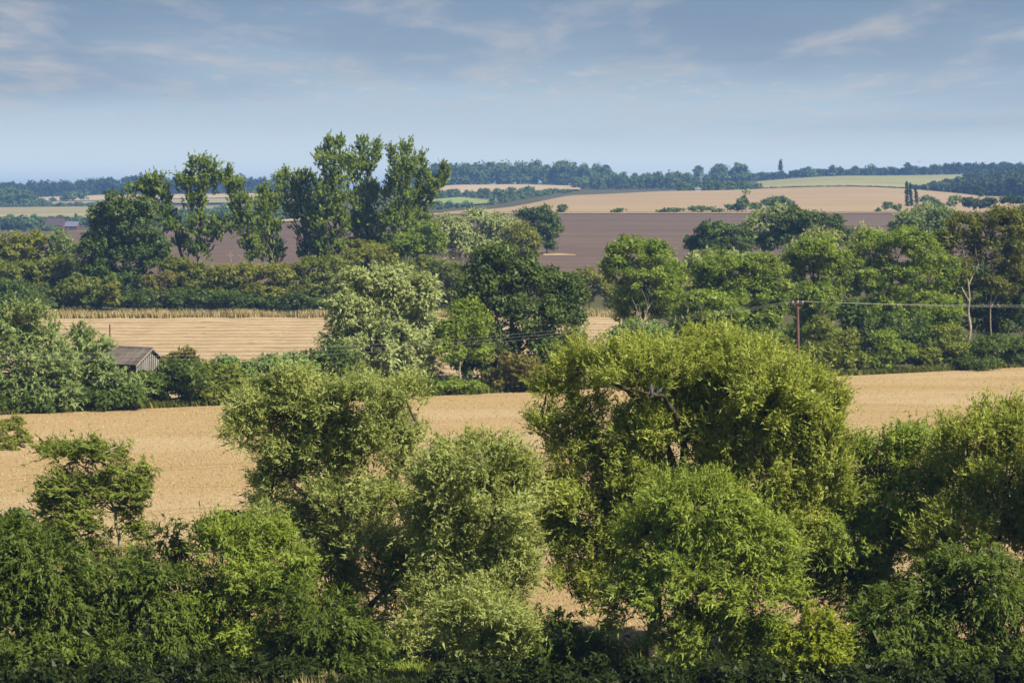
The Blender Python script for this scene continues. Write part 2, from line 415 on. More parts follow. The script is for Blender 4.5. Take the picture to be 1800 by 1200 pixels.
# ================================================================== SETTING
def grid_sheet(name, f, nu, nv, mat, dz, tint=None, kind='structure', parent=None):
    """f(u, v) -> X, Y arrays; z from the land plus dz"""
    u, v = np.meshgrid(np.linspace(0, 1, nu), np.linspace(0, 1, nv))
    X, Y = f(u, v); d = dz(X, Y) if callable(dz) else dz
    V = np.stack([X, Y, gz(X, Y) + d], -1).reshape(-1, 3)
    i = (np.arange(nv - 1)[:, None] * nu + np.arange(nu - 1)[None]).ravel()
    Fq = np.stack([i, i + 1, i + nu + 1, i + nu], -1)
    o = link(name, mesh(name, V, Fq, 4, True), mat); tag(o, kind=kind)
    if tint is not None:
        a = o.data.attributes.new('tint', 'FLOAT', 'POINT'); a.data.foreach_set('value', tint(X, Y).ravel().astype(np.float32))
    return o

# ground: grass and scrub everywhere
m, nt, out = newmat('rough grass ground')
co = objco(nt); n = noise_(nt, co, .35, 6, .65); n2 = noise_(nt, co, 7.0, 4, .7)
c = mixc(nt, n2, ramp_(nt, n, [(.3, (.035, .045, .014)), (.7, (.085, .088, .03))]), (.10, .085, .04)); principled(nt, out, c, 1, .05, n2, .8, .12)
M['ground'] = m
ys = np.concatenate([np.linspace(-400, 60, 14)[:-1], np.linspace(60, 130, 40)[:-1], np.geomspace(130, 3300, 200)[:-1], np.geomspace(3300, 9000, 16)])
def fg_(u, v):
    Y = np.interp(v, np.linspace(0, 1, len(ys)), ys); X = (u * 2 - 1) * (0.62 * np.maximum(Y, 0) + 420); return X, Y
o = grid_sheet('ground', fg_, 100, len(ys), M['ground'], lambda X, Y: -.12 - .0004 * np.maximum(Y - 400, 0))

def field(name, mat, near, far, x0, x1, nu=160, nv=60, dz=.03, tint=None):
    """field between distances near(px) and far(px) over photograph columns x0..x1 (px lists of (px, Y))"""
    na = np.array(near, float); fa = np.array(far, float)
    def f(u, v):
        px = x0 + (x1 - x0) * u
        a = np.interp(px, na[:, 0], na[:, 1]); b = np.interp(px, fa[:, 0], fa[:, 1])
        Y = a + (b - a) * v; return (px - 900) / F * Y, Y
    return grid_sheet(name, f, nu, nv, mat, dz, tint)

def hedgeY(px): return 240.7 / (1 - .6154 * (px - 900) / F)

# ripe wheat
m, nt, out = newmat('ripe wheat')
co = objco(nt); fine = noise_(nt, co, 5.0, 6, .75); med = noise_(nt, objco(nt, .06, .5, 1), .5, 5, .6, .6); big = noise_(nt, objco(nt, .4, 1, 1), .05, 3, .5)
c = ramp_(nt, fine, [(.30, (.30, .200, .092)), (.52, (.37, .264, .128)), (.75, (.44, .325, .170))])
c = mixc(nt, math_(nt, 'MULTIPLY', ramp_(nt, med, [(.52, (0, 0, 0)), (.70, (1, 1, 1))]), .42), c, (.25, .17, .06))
c = mixc(nt, math_(nt, 'MULTIPLY', ramp_(nt, big, [(.42, (0, 0, 0)), (.6, (1, 1, 1))]), .5), c, (.44, .34, .20))
tp_ = nt.nodes.new('ShaderNodeSeparateXYZ'); nt.links.new(objco(nt, 1, 1, 1, math.radians(-31.6)), tp_.inputs[0])
wv = math_(nt, 'ADD', tp_.outputs[1], math_(nt, 'MULTIPLY', noise_(nt, objco(nt, .02, .02, 1), 1.0, 2), 3.0))
fr = math_(nt, 'ABSOLUTE', math_(nt, 'SUBTRACT', math_(nt, 'FRACT', math_(nt, 'DIVIDE', wv, 24.0)), .5))
ln = math_(nt, 'LESS_THAN', math_(nt, 'ABSOLUTE', math_(nt, 'SUBTRACT', fr, .04)), .011)
c = mixc(nt, math_(nt, 'MULTIPLY', ln, .38), c, (.20, .135, .06))
principled(nt, out, c, 1, .05, fine, .9, .15); M['wheat'] = m
nearw = [(-900, 96), (400, 96), (900, 94), (1800, 95), (2700, 96)]
farw = [(p, hedgeY(p)) for p in range(-900, 2701, 100)]
field('wheat_field', m, nearw, farw, -900, 2700, 200, 80, .05)
# ears standing in the wheat
m, nt, out = newmat('wheat ears')
at = nt.nodes.new('ShaderNodeAttribute'); at.attribute_name = 'tint'
c = ramp_(nt, at.outputs['Fac'], [(0, (.29, .20, .095)), (.5, (.395, .285, .138)), (1, (.48, .36, .19))], 'LINEAR'); principled(nt, out, c, .9, .1); M['ears'] = m
def tufts(name, pts, hgt, wid, lean, mat, label=None):
    n = len(pts); a = rng.uniform(0, 6.28, n); w = wid * rng.uniform(.6, 1.4, n); h = hgt * rng.uniform(.6, 1.3, n)
    dx = np.stack([np.cos(a) * w, np.sin(a) * w, np.zeros(n)], -1)
    tip = np.stack([lean * h * (rng.normal(size=n) * .6 - .5), lean * h * rng.normal(size=n), h], -1)
    V = np.empty((n, 3, 3)); V[:, 0] = pts - dx; V[:, 1] = pts + dx; V[:, 2] = pts + tip
    o = link(name, mesh(name, V.reshape(-1, 3), np.arange(3 * n), 3, False, rng.random(n)), mat)
    tag(o, label, None, None, 'stuff'); return o
n = 115000
px = rng.uniform(-60, 1860, n); v = rng.random(n) ** 1.25
Yn = np.interp(px, *zip(*nearw)); Y = Yn + (hedgeY(px) - .5 - Yn) * v; X = (px - 900) / F * Y
tufts('wheat_ears', np.stack([X, Y, gz(X, Y) + .03], -1), .11, .032, .8, M['ears'], 'ripe golden wheat ears standing across the near field')

# stubble with straw swaths
m, nt, out = newmat('stubble straw')
co = objco(nt); fine = noise_(nt, objco(nt, .45, 1.3, 1), 2.2, 6, .75); med = noise_(nt, objco(nt, .10, .7, 1), .8, 4, .6)
at = nt.nodes.new('ShaderNodeAttribute'); at.attribute_name = 'tint'
c = ramp_(nt, fine, [(.30, (.27, .19, .102)), (.5, (.34, .245, .137)), (.72, (.39, .29, .17))])
c = mixc(nt, math_(nt, 'MULTIPLY', ramp_(nt, med, [(.5, (0, 0, 0)), (.66, (1, 1, 1))]), .5), c, (.20, .135, .07))
st = ramp_(nt, fine, [(.30, (.35, .255, .145)), (.6, (.43, .325, .195))])
c = mixc(nt, ramp_(nt, at.outputs['Fac'], [(.15, (0, 0, 0)), (.5, (1, 1, 1))]), c, st)
gaps = noise_(nt, objco(nt, .45, .3, 1), .8, 5, .7)
c = mixc(nt, math_(nt, 'MULTIPLY', ramp_(nt, at.outputs['Fac'], [(0, (1, 1, 1)), (.04, (0, 0, 0))]), ramp_(nt, gaps, [(.47, (0, 0, 0)), (.60, (.5, .5, .5))])), c, (.13, .085, .048))  # soil-brown strip also paints in the row shadow, broken by noise
principled(nt, out, c, 1, .05, fine, 1, .3); M['stubble'] = m
def swath_parts(X, Y):
    t = (Y - .06 * X + 1.1 * np.sin(X * .045) + .5 * np.sin(X * .13 + Y * .4)) / 8.0; k = (t % 1) - .5
    w = wob(np.stack([X * .9, Y * .9, X * 0], -1).reshape(-1, 3), 1.2, 5).reshape(X.shape)
    w2 = wob(np.stack([X * .3, Y, X * 0], -1).reshape(-1, 3), 2.5, 9).reshape(X.shape)
    return k, w, w2
def swath(X, Y):
    k, w, w2 = swath_parts(X, Y)
    return .04 + np.clip(1 - np.abs(k) / .17, 0, 1) ** .7 * np.clip(.30 + .16 * w, .05, 1) + .03 * w2
def swath_tint(X, Y):
    k, w, w2 = swath_parts(X, Y)
    t = np.clip(1.2 - np.abs(k) / .15, 0, 1) * np.clip(.8 + .5 * w, .3, 1) + .07
    return np.where(np.abs(k + .22 + .05 * w2) < .07 + .04 * w, 0.0, t)      # soil and row shadow painted as a dark strip on the near side of each swath
field('stubble_field', m, [(-300, 216), (1300, 262)], [(-300, 396), (1300, 396)], -120, 1150, 150, 380, swath, swath_tint)
# tall dry grass margin
m, nt, out = newmat('dry grass')
at = nt.nodes.new('ShaderNodeAttribute'); at.attribute_name = 'tint'
c = ramp_(nt, at.outputs['Fac'], [(0, (.14, .14, .04)), (.35, (.30, .24, .095)), (1, (.44, .35, .18))], 'LINEAR'); principled(nt, out, c, .9, .1); M['drygrass'] = m
n = 26000; px = rng.uniform(-100, 1300, n); Y = 389 + rng.random(n) * 8; X = (px - 900) / F * Y
clump = .55 + .45 * wob(np.stack([X, Y * .3, X * 0], -1), .8, 3)
pts = np.stack([X, Y, gz(X, Y)], -1)
o = tufts('dry_grass', pts, 1.75 * np.clip(clump + .15, .5, 1.15), .10, .3, M['drygrass'], 'tall pale dry grass margin along the far side of the stubble')
# margin between wheat and hedge
n = 16000; px = rng.uniform(-80, 1880, n); Y = hedgeY(px) + rng.uniform(.2, 2.4, n); X = (px - 900) / F * Y
m2 = foliage('margin weeds', (.036, .050, .013), (.115, .115, .040), (.22, .17, .08)); M['weeds'] = m2
tufts('field_margin_weeds', np.stack([X, Y, gz(X, Y)], -1), .60, .11, .5, m2, 'rough weeds along the foot of the hedge behind the wheat')

# ploughed brown field
m, nt, out = newmat('ploughed soil')
fur = noise_(nt, objco(nt, .006, .16, 1), 1.0, 6, .8); fine = noise_(nt, objco(nt, .12, 1, 1), 1.2, 5, .7); big = noise_(nt, objco(nt, .25, 1, 1), .012, 3, .5)
c = ramp_(nt, fine, [(.3, (.095, .065, .047)), (.7, (.172, .122, .092))])
c = mixc(nt, ramp_(nt, fur, [(.42, (0, 0, 0)), (.6, (.9, .9, .9))]), c, (.080, .056, .046)); c = mixc(nt, math_(nt, 'MULTIPLY', big, .3), c, (.14, .108, .09))
principled(nt, out, c, 1, .05, fur, .7, .4); M['soil'] = m
field('ploughed_field', m, [(-600, 455), (2400, 455)], [(-600, 900), (2400, 900)], -600, 2400, 200, 70, .12)
# pale straw patch by the lone oak
m, nt, out = newmat('dry verge')
fine = noise_(nt, objco(nt, .3, 1, 1), .6, 5, .65)
c = ramp_(nt, fine, [(.3, (.28, .20, .10)), (.7, (.44, .34, .20))]); principled(nt, out, c, 1, .05, fine, .5, .2); M['verge'] = m
field('straw_verge', m, [(-600, 901), (2400, 901)], [(-600, 940), (780, 940), (900, 925), (2400, 918)], -600, 2400, 160, 6, .35)
field('straw_patch', m, [(955, 553), (1012, 553)], [(955, 560), (985, 562), (1012, 556)], 955, 1012, 12, 4, .14)

def farfield(mname, ca, cb, cc, streak=(.05, .25, 1), sc=.25):
    m, nt, out = newmat(mname)
    n = noise_(nt, objco(nt, *streak), sc, 5, .6, .4); n2 = noise_(nt, objco(nt, .3, 1, 1), .02, 3, .5)
    c = ramp_(nt, n, [(.3, ca), (.7, cb)]); c = mixc(nt, ramp_(nt, n2, [(.4, (0, 0, 0)), (.68, (1, 1, 1))]), c, cc)
    principled(nt, out, c, 1, .05, n, .4, .5); return m
M['gold'] = farfield('barley field', (.26, .19, .108), (.335, .255, .155), (.29, .205, .122))
M['goldpale'] = farfield('pale barley field', (.34, .25, .13), (.44, .345, .20), (.38, .285, .16))
M['green'] = farfield('green crop', (.15, .20, .05), (.26, .31, .10), (.20, .26, .07))
M['palegreen'] = farfield('yellowing crop', (.19, .205, .085), (.27, .265, .12), (.31, .25, .125))
M['khaki'] = farfield('khaki meadow', (.22, .20, .09), (.34, .30, .15), (.20, .16, .08))
field('golden_field', M['gold'], [(780, 941), (900, 926), (1100, 919), (2400, 919)], [(780, 960), (900, 1150), (1000, 1380), (1200, 1560), (1350, 1620), (1600, 1560), (1720, 1350), (2400, 1200)], 780, 2400, 160, 70, .5)
field('green_slope_field', M['palegreen'], [(1330, 1630), (1600, 1575), (1760, 1500)], [(1330, 2180), (1760, 2280)], 1330, 1760, 70, 60, .7)
field('golden_strip_field', M['goldpale'], [(790, 1950), (1020, 1950)], [(790, 2260), (900, 2260), (1020, 2160)], 770, 1020, 40, 24, .7)
field('meadow_field', M['green'], [(740, 1560), (870, 1600)], [(740, 1800), (810, 1800), (870, 1660)], 740, 872, 30, 20, .7)
field('khaki_field', M['khaki'], [(-600, 1600), (240, 1600), (560, 1660)], [(-600, 2080), (560, 2020)], -600, 540, 70, 40, .7)
field('pale_strip_field', M['palegreen'], [(-200, 2170), (540, 2120)], [(-200, 2310), (540, 2260)], -200, 540, 60, 14, .7)
field('barley_strip_field', M['goldpale'], [(-200, 2340), (560, 2290)], [(-200, 2590), (560, 2500)], -200, 560, 60, 20, .7)
field('low_barley_field', M['goldpale'], [(200, 905), (560, 905)], [(200, 1000), (560, 980)], 200, 560, 30, 10, .6)

# ================================================================== DISTANT WOODS AND TREES
def belt(name, label, sp, segs, depth, hpx, step, kind='stuff', cat=None, group=None, scale=1.0, flat=.9, var=.35, shear=0):
    """a line or mass of crowns; segs: (px, Y) points along the front edge, depth in metres"""
    segs = np.array(segs, float); r = np.random.default_rng(int(segs.sum()))
    px = segs[0, 0]; lobes = []; tot = []
    nrow = max(1, int(depth / 28))
    base = G(segs[0, 0], segs[0, 1])
    for row in range(nrow):
        px = segs[0, 0] + row * shear
        while px < segs[-1, 0]:
            Y = np.interp(px, segs[:, 0], segs[:, 1]) + row * depth / nrow + r.uniform(-6, 6)
            hp = np.interp(px, *np.array(hpx, float).T) * r.uniform(1 - var, 1 + var * .35)
            mpp = Y / F; h = hp * mpp; g = G(px + r.uniform(-.4, .4) * step, Y)
            rx = max(step * mpp * r.uniform(.55, .85), h * .28)
            c = g + np.array([0, 0, h * .58]) - base
            lobes.append((c, (rx, rx * flat, h * .46)))
            lobes.append((c - np.array([0, .3 * rx, h * .36]), (rx * 1.05, rx * flat, h * .30)))
            if h > 6:
                for _ in range(2):
                    q = c + np.array([r.uniform(-.7, .7) * rx, -.3 * rx, r.uniform(-.1, .4) * h * .5]); k = r.uniform(.4, .6)
                    lobes.append((q, (rx * k, rx * k, h * .3 * k * 1.5)))
            px += step * r.uniform(.6, 1.2)
    V, T, _ = crown_arrays(lobes, sp, scale, .62, int(segs.sum()), 0, max(.5, scale * .9))
    if kind == 'stuff':
        o = link(name, quads_mesh(name, V, T), M[SP[sp][0]], None, base); tag(o, label, None, group, 'stuff')
    else:
        o = empty(name, base); tag(o, label, cat, group); link('foliage', quads_mesh('foliage', V, T), M[SP[sp][0]], o)
    return o
belt('ridge_wood', 'long blue wooded ridge behind the straw coloured strip field', 'fardark', [(-250, 2620), (560, 2560)], 90, [(-250, 26), (100, 27), (300, 31), (400, 30), (560, 20)], 10, scale=2.3)
belt('hilltop_wood', 'rounded blue green wood on the skyline above the golden strip', 'far', [(700, 2300), (800, 2290), (1075, 2270)], 80, [(700, 36), (800, 40), (900, 39), (1000, 36), (1060, 34), (1080, 20)], 12, scale=1.7)
belt('valley_wood', 'lower scrubby wood running down from the skyline wood', 'far', [(1015, 2080), (1100, 2060), (1215, 2040)], 90, [(1015, 20), (1100, 26), (1215, 26)], 12, scale=1.6)
belt('skyline_wood', 'dark line of woodland along the top of the green slope', 'fardark', [(1335, 2330), (1560, 2330), (1900, 2340)], 60, [(1335, 12), (1450, 11), (1600, 14), (1690, 20), (1900, 18)], 11, scale=1.5)
belt('hillside_wood', 'wooded hillside behind the slim poplars, leaf colour darkened for cloud shade', 'fardark', [(1612, 1560), (1660, 1540), (1740, 1500), (1950, 1430)], 480, [(1612, 6), (1650, 13), (1720, 24), (1800, 32), (1950, 34)], 13, scale=2.4, shear=7.5)  # dark species stands in for cloud shade over this wood
belt('crest_wood', 'blue green wood on the skyline between the hilltop wood and lone column', 'far', [(1080, 2300), (1200, 2310), (1350, 2330)], 60, [(1080, 9), (1180, 13), (1260, 16), (1350, 12)], 11, scale=1.5)
belt('knoll_wood', 'dark green wood on the knoll at the end of the ridge', 'far', [(-160, 2110), (50, 2110), (85, 2140)], 60, [(-160, 30), (30, 32), (60, 24), (85, 9)], 13, scale=1.5)
belt('farm_wood', 'belt of dark trees behind the farmhouse roofs', 'far', [(-160, 1440), (60, 1450), (235, 1450)], 50, [(-160, 22), (40, 22), (130, 18), (235, 18)], 12, scale=1.1)
belt('vale_wood', 'blue green wood in the hollow seen between the tall poplars', 'far', [(285, 1180), (420, 1200), (560, 1200)], 120, [(285, 22), (420, 26), (560, 24)], 16, scale=1.1)
belt('crossing_wood', 'straggling blue trees crossing the fields in the hollow', 'far', [(290, 1700), (420, 1700), (560, 1650)], 60, [(290, 12), (420, 16), (560, 14)], 12, scale=1.2)
hg = 'distant field hedges'
belt('hedge', 'thin dark hedge along the top of the khaki meadow', 'far', [(-200, 2085), (300, 2090)], 12, [(-200, 7), (60, 7), (300, 7)], 8, 'thing', 'hedge', hg, 1.1)
belt('hedge', 'leafy blue hedge between the green meadow and golden strip', 'far', [(765, 1790), (800, 1800), (935, 1800)], 40, [(765, 14), (830, 17), (935, 12)], 12, 'thing', 'hedge', hg, 1.2)
belt('hedge', 'blue hedge slanting up beside the pale end of the golden hill', 'far', [(868, 1560), (905, 1620), (1000, 1780)], 30, [(868, 22), (910, 15), (960, 10), (1000, 6)], 10, 'thing', 'hedge', hg, 1.2)
belt('hedge', 'low hedge below the small green meadow', 'far', [(745, 1420), (835, 1440)], 26, [(745, 16), (835, 9)], 11, 'thing', 'hedge', hg, 1.1)
belt('hedge', 'dotted low hedge between golden hill and green slope', 'far', [(1340, 1640), (1620, 1580)], 6, [(1340, 3), (1620, 3)], 9, 'thing', 'hedge', hg, .7)
belt('hedge', 'scrubby trees at the near end of the green slope', 'far', [(1200, 1640), (1280, 1660), (1338, 1660)], 60, [(1200, 18), (1260, 20), (1338, 12)], 11, 'thing', 'hedge', hg, 1.2)

def ftree(label, sp, px, Y, lobes, name='distant_tree', cat='tree', scale=None, group=None, **k):
    return tree(name, label, cat, sp, px, Y, lobes, scale=scale if scale else Y / 1500, twigs=False, rcs=max(.45, Y / 2400), group=group, **k)
sg = 'single trees along the skyline'
for px, ty, rx, ry, lab in [(1227, 297, 8, 7, 'small square-topped tree on the skyline beside the pylon'), (1265, 297, 15, 9, 'broad rounded tree on the skyline past the pylon'),
                            (1299, 296, 16, 9, 'dome shaped skyline tree, taller than its rounded neighbour'), (1420, 299, 11, 7, 'pointed bushy tree on the skyline after the lone column'),
                            (1463, 297, 8, 6, 'small round skyline tree midway along the dark hedge'), (1504, 297, 6, 5, 'tiny skyline tree with flat top above the green slope'),
                            (1530, 295, 9, 7, 'thin pale skyline tree with see-through crown'), (1597, 293, 7, 7, 'stubby dark skyline tree above the slim poplars'),
                            (985, 283 + 12, 14, 10, 'dark crown standing proud of the hilltop wood'), (1065, 300, 12, 9, 'last dark tree at the end of the hilltop wood')]:
    ftree(lab, 'far' if px not in (1597, 1065) else 'fardark', px, 2320 if px > 1200 else 2270, [(px, ty, rx, ry), (px, ty + ry * 1.6, rx * 1.1, ry), (px - rx * .4, ty + ry * .8, rx * .8, ry), (px + rx * .5, ty + ry * .9, rx * .7, ry)], group=sg, lai=.5 if px == 1530 else 1)
ftree('single dark columnar poplar sticking up from the skyline', 'fardark', 1372, 2320, [(1372, 287, 3.2, 7), (1372, 297, 4, 9)], 'columnar_poplar', group='columnar poplars', scale=1.1)
ftree('tallest slim poplar of the three on the golden hill', 'fardark', 1594, 1050, [(1593.5, 327, 2.6, 9), (1594, 340, 3.4, 13), (1594.5, 355, 3.8, 12)], 'columnar_poplar', group='columnar poplars', scale=.6)
ftree('middle slim poplar pressed against the tallest one', 'fardark', 1601, 1056, [(1600, 330, 1.8, 8), (1601, 343, 3.0, 12), (1602, 356, 3.8, 10)], 'columnar_poplar', group='columnar poplars', scale=.6)
ftree('shortest slim poplar standing clear of the other two', 'fardark', 1610, 1052, [(1609.5, 336, 2, 8), (1610.5, 346, 3.2, 10), (1611.5, 355, 3.6, 8)], 'columnar_poplar', group='columnar poplars', scale=.6)
fg2 = 'trees and bushes around the golden hill'
ftree('rounded dark oak at the top edge of the ploughed field', 'far', 1368, 925, [(1368, 352, 20, 9), (1350, 357, 12, 8), (1386, 357, 12, 7), (1368, 362, 24, 8)], group=fg2)
ftree('blue green clump of trees beside the dead-topped tree', 'far', 1306, 935, [(1305, 355, 14, 9), (1292, 364, 20, 8), (1326, 363, 15, 8)], group=fg2)
ftree('dead-topped thin tree poking out of a bluish clump', 'farlight', 1312, 940, [(1312, 338, 9, 5), (1308, 346, 5, 5)], group=fg2, lai=.4, bk='deadwood', tr=.25)
ftree('long low green bush on the ploughed field edge', 'far', 1225, 922, [(1185, 369, 22, 4), (1232, 367, 26, 6), (1262, 370, 14, 4), (1165, 371, 12, 2.5)], 'distant_bush', 'bush', group=fg2)
ftree('dark squat tree beside the foot of the slim poplars', 'far', 1566, 925, [(1560, 362, 12, 8), (1578, 365, 9, 7)], group=fg2)
ftree('tiny pale bush beside the dark squat tree', 'farlight', 1544, 925, [(1544, 369, 6, 4)], 'distant_bush', 'bush', group=fg2)
ftree('round bush on the pale edge behind the lone oak', 'far', 990, 925, [(990, 366, 12, 7), (984, 370, 8, 4)], 'distant_bush', 'bush', group=fg2)
ftree('small flat bush on the straw verge of the ploughed field', 'far', 1090, 922, [(1090, 369, 10, 4), (1080, 371, 8, 2.5)], 'distant_bush', 'bush', group=fg2)
ftree('mid green tree just past the shortest slim poplar', 'far', 1636, 1000, [(1630, 350, 14, 7), (1646, 357, 10, 7), (1655, 361, 8, 5)], group=fg2)
ftree('pale round willow on the golden hill under the dark hillside', 'farlight', 1680, 1000, [(1680, 350, 14, 8), (1672, 358, 10, 6)], group=fg2)
ftree('wide low dark oak behind the tall olive tree', 'fardark', 1722, 900, [(1705, 354, 18, 8), (1740, 354, 18, 8), (1722, 360, 30, 8)], group=fg2)
ftree('dark flat oak at the edge of the golden hill and hillside wood', 'fardark', 1782, 900, [(1775, 351, 22, 9), (1800, 354, 18, 8)], group=fg2)
ftree('single dark round tree in front of the wooded hillside', 'fardark', 1722, 1250, [(1721, 332, 10, 9), (1724, 341, 8, 6)], group=fg2)
for px, lab in [(934, 'left-over round bush at the near end of the golden strip'), (967, 'flat dark bush in the middle of the golden strip'), (995, 'small bush at the far tip of the golden strip')]:
    ftree(lab.replace('left-over', 'biggest'), 'far', px, 2000, [(px, 334 if px == 934 else 335.5, 7 if px == 934 else 6, 4.5 if px == 934 else 3)], 'distant_bush', 'bush', group=fg2)
for px, Y, lobes, sp, lab in [(135, 2200, [(125, 344, 13, 9), (145, 343, 10, 11), (112, 349, 8, 6)], 'far', 'pair of dark trees standing on the straw strip below the ridge'),
                              (92, 2200, [(92, 351, 6, 4)], 'fardark', 'small dark bush on the straw strip beside the knoll wood'),
                              (105, 1420, [(106, 385, 8, 7), (104, 391, 8, 6)], 'far', 'round tree directly behind the farmhouse roof'),
                              (134, 1430, [(133, 380, 3, 5), (134, 388, 6, 7), (135, 395, 8, 6)], 'far', 'pointed conifer beside the farmhouse'),
                              (20, 1330, [(15, 396, 16, 11), (30, 398, 13, 10)], 'fardark', 'broad dark tree at the far side of the farm'),
                              (48, 1340, [(47, 395, 13, 9), (42, 401, 12, 7)], 'far', 'paler bushy tree between the dark tree and farmhouse'),
                              (96, 1290, [(90, 401, 13, 6), (101, 403, 10, 5), (80, 402, 9, 6)], 'far', 'low garden tree hiding the front of the farmhouse')]:
    ftree(lab, sp, px, Y, lobes, group='trees around the farm')

# ================================================================== BUILDINGS, PYLON
M['brick'] = plain('red brick', (.10, .045, .032), (.16, .075, .052), 2)
M['rooft'] = plain('brown roof tile', (.055, .040, .038), (.095, .070, .066), 2)
M['slate'] = plain('blue slate', (.09, .10, .13), (.16, .17, .21), 2)
M['whitew'] = plain('white render', (.62, .62, .60), (.80, .80, .78), 2)
M['glass'] = plain('dark window glass', (.02, .025, .03), (.05, .055, .06), 2, .1, .5)
def gable_house(name, label, cat, g, L, D, hw, hr, wall, roof, rz=0, chimney=False, windows=True):
    r = empty(name, g); r.rotation_euler.z = rz; tag(r, label, cat)
    l, d = L / 2, D / 2
    V = [(-l, -d, -.3), (l, -d, -.3), (l, d, -.3), (-l, d, -.3), (-l, -d, hw), (l, -d, hw), (l, d, hw), (-l, d, hw), (-l, 0, hw + hr), (l, 0, hw + hr)]
    poly('wall', V, [(0, 1, 5, 4), (1, 2, 6, 9, 5), (2, 3, 7, 6), (3, 0, 4, 8, 7)], wall, r)
    e = .35; k = hr / d; y0 = d + e; z0 = hw - e * k
    V = []
    for s in (0, .18):
        V += [(-l - e, -y0, z0 + s), (l + e, -y0, z0 + s), (l + e, 0, hw + hr + s), (-l - e, 0, hw + hr + s), (l + e, y0, z0 + s), (-l - e, y0, z0 + s)]
    rf = poly('roof', V, [(6, 7, 8, 9), (9, 8, 10, 11), (0, 3, 2, 1), (3, 5, 4, 2), (0, 1, 7, 6), (4, 5, 11, 10), (1, 2, 8, 7), (2, 4, 10, 8), (3, 0, 6, 9), (5, 3, 9, 11)], roof, r)
    if chimney:
        box('chimney', (l - 1.6, l - .7, -.45, .45, hw + hr - .6, hw + hr + 1.3), wall, rf)
    if windows:
        for x in np.linspace(-l * .6, l * .6, 3):
            w = box('window', (x - .55, x + .55, -d - .05, -d + .03, hw * .55, hw * .55 + 1.1), M['whitew'], r)
            box('pane', (x - .45, x + .45, -d - .07, -d - .05, hw * .55 + .1, hw * .55 + 1.0), M['glass'], w)
    return r
gable_house('farmhouse', 'brick farmhouse with long brown tiled roof and chimney among trees', 'house', G(99, 1330) + np.array([0, 0, -.6]), 10, 8, 3.3, 3.6, M['brick'], M['rooft'], math.radians(-14), True)
gable_house('farm_outbuilding', 'low outbuilding with blue slate roof beside the farmhouse', 'outbuilding', G(128, 1290) + np.array([0, 0, -.5]), 6.6, 6, 2.2, 2.4, M['brick'], M['slate'], math.radians(-10), False, False)
gable_house('white_cottage', 'tiny white cottage below the skyline pylon', 'cottage', G(1226, 1590), 3.6, 3.6, 1.5, 1.1, M['whitew'], M['slate'], math.radians(12))
M['steel'] = plain('galvanised steel', (.28, .30, .32), (.42, .44, .46), 2, .6)
g = G(1232, 1900); r = empty('pylon', g); tag(r, 'thin grey lattice pylon on the hill behind the white cottage', 'pylon')
tb = Tubes(); H = 13.5
for sx in (-1, 1):
    for sy in (-1, 1): tb.add([(sx * 1.3, sy * 1.3, -.5), (sx * .25, sy * .25, H)], .13, .09, 4, 1, False)
for k in range(7):
    a = 1.3 - 1.05 * k / 7; b = 1.3 - 1.05 * (k + 1) / 7; z0, z1 = H * k / 7, H * (k + 1) / 7
    for sy in (-1, 1): tb.add([(-a, sy * a, z0), (b, sy * b, z1)], .06, .06, 4, 1, False); tb.add([(a, sy * a, z0), (-b, sy * b, z1)], .06, .06, 4, 1, False)
link('lattice_frame', tb.mesh('lattice_frame'), M['steel'], r)
tb = Tubes()
for z in (H * .78, H * .92): tb.add([(-2.2, 0, z), (2.2, 0, z)], .1, .1, 4, 1, False)
link('cross_arms', tb.mesh('cross_arms'), M['steel'], r)

# timber barn behind the hedge
M['barnroof'] = plain('weathered barn roof', (.075, .060, .050), (.165, .14, .118), 1.2, .95, .1, (1, .3, .3))
M['boards'] = plain('weathered boards', (.22, .20, .18), (.36, .335, .30), 1.5, .95, .1, (2, 2, .3))
M['dark'] = plain('barn wall painted unlit dark', (.02, .018, .015), (.04, .035, .03), 2)
M['barge'] = plain('grey bargeboard', (.20, .175, .145), (.30, .265, .225), 2)
Yb = 232; ap = P(264, 612, Yb); gb = np.array([ap[0], Yb, float(gz(ap[0], Yb))]); hr_ = ap[2] - gb[2]
r = empty('barn', gb); r.rotation_euler.z = math.radians(-33); tag(r, 'old timber barn with grey pitched roof and slatted gable behind the hedge', 'barn')
# local: ridge along -x from the gable at x = 0, gable faces +x
Lb, hd, dr = 7.5, 2.1, 1.35; ze = hr_ - dr
V = [(-Lb, -hd, -.3), (0, -hd, -.3), (0, hd, -.3), (-Lb, hd, -.3), (-Lb, -hd, ze), (0, -hd, ze), (0, hd, ze), (-Lb, hd, ze), (-Lb, 0, hr_ - .03), (0, 0, hr_ - .03)]
poly('wall', V, [(0, 1, 5, 4), (1, 2, 6, 9, 5), (2, 3, 7, 6), (3, 0, 4, 8, 7)], M['dark'], r)  # solid wall painted near-black, standing in for the unlit inside
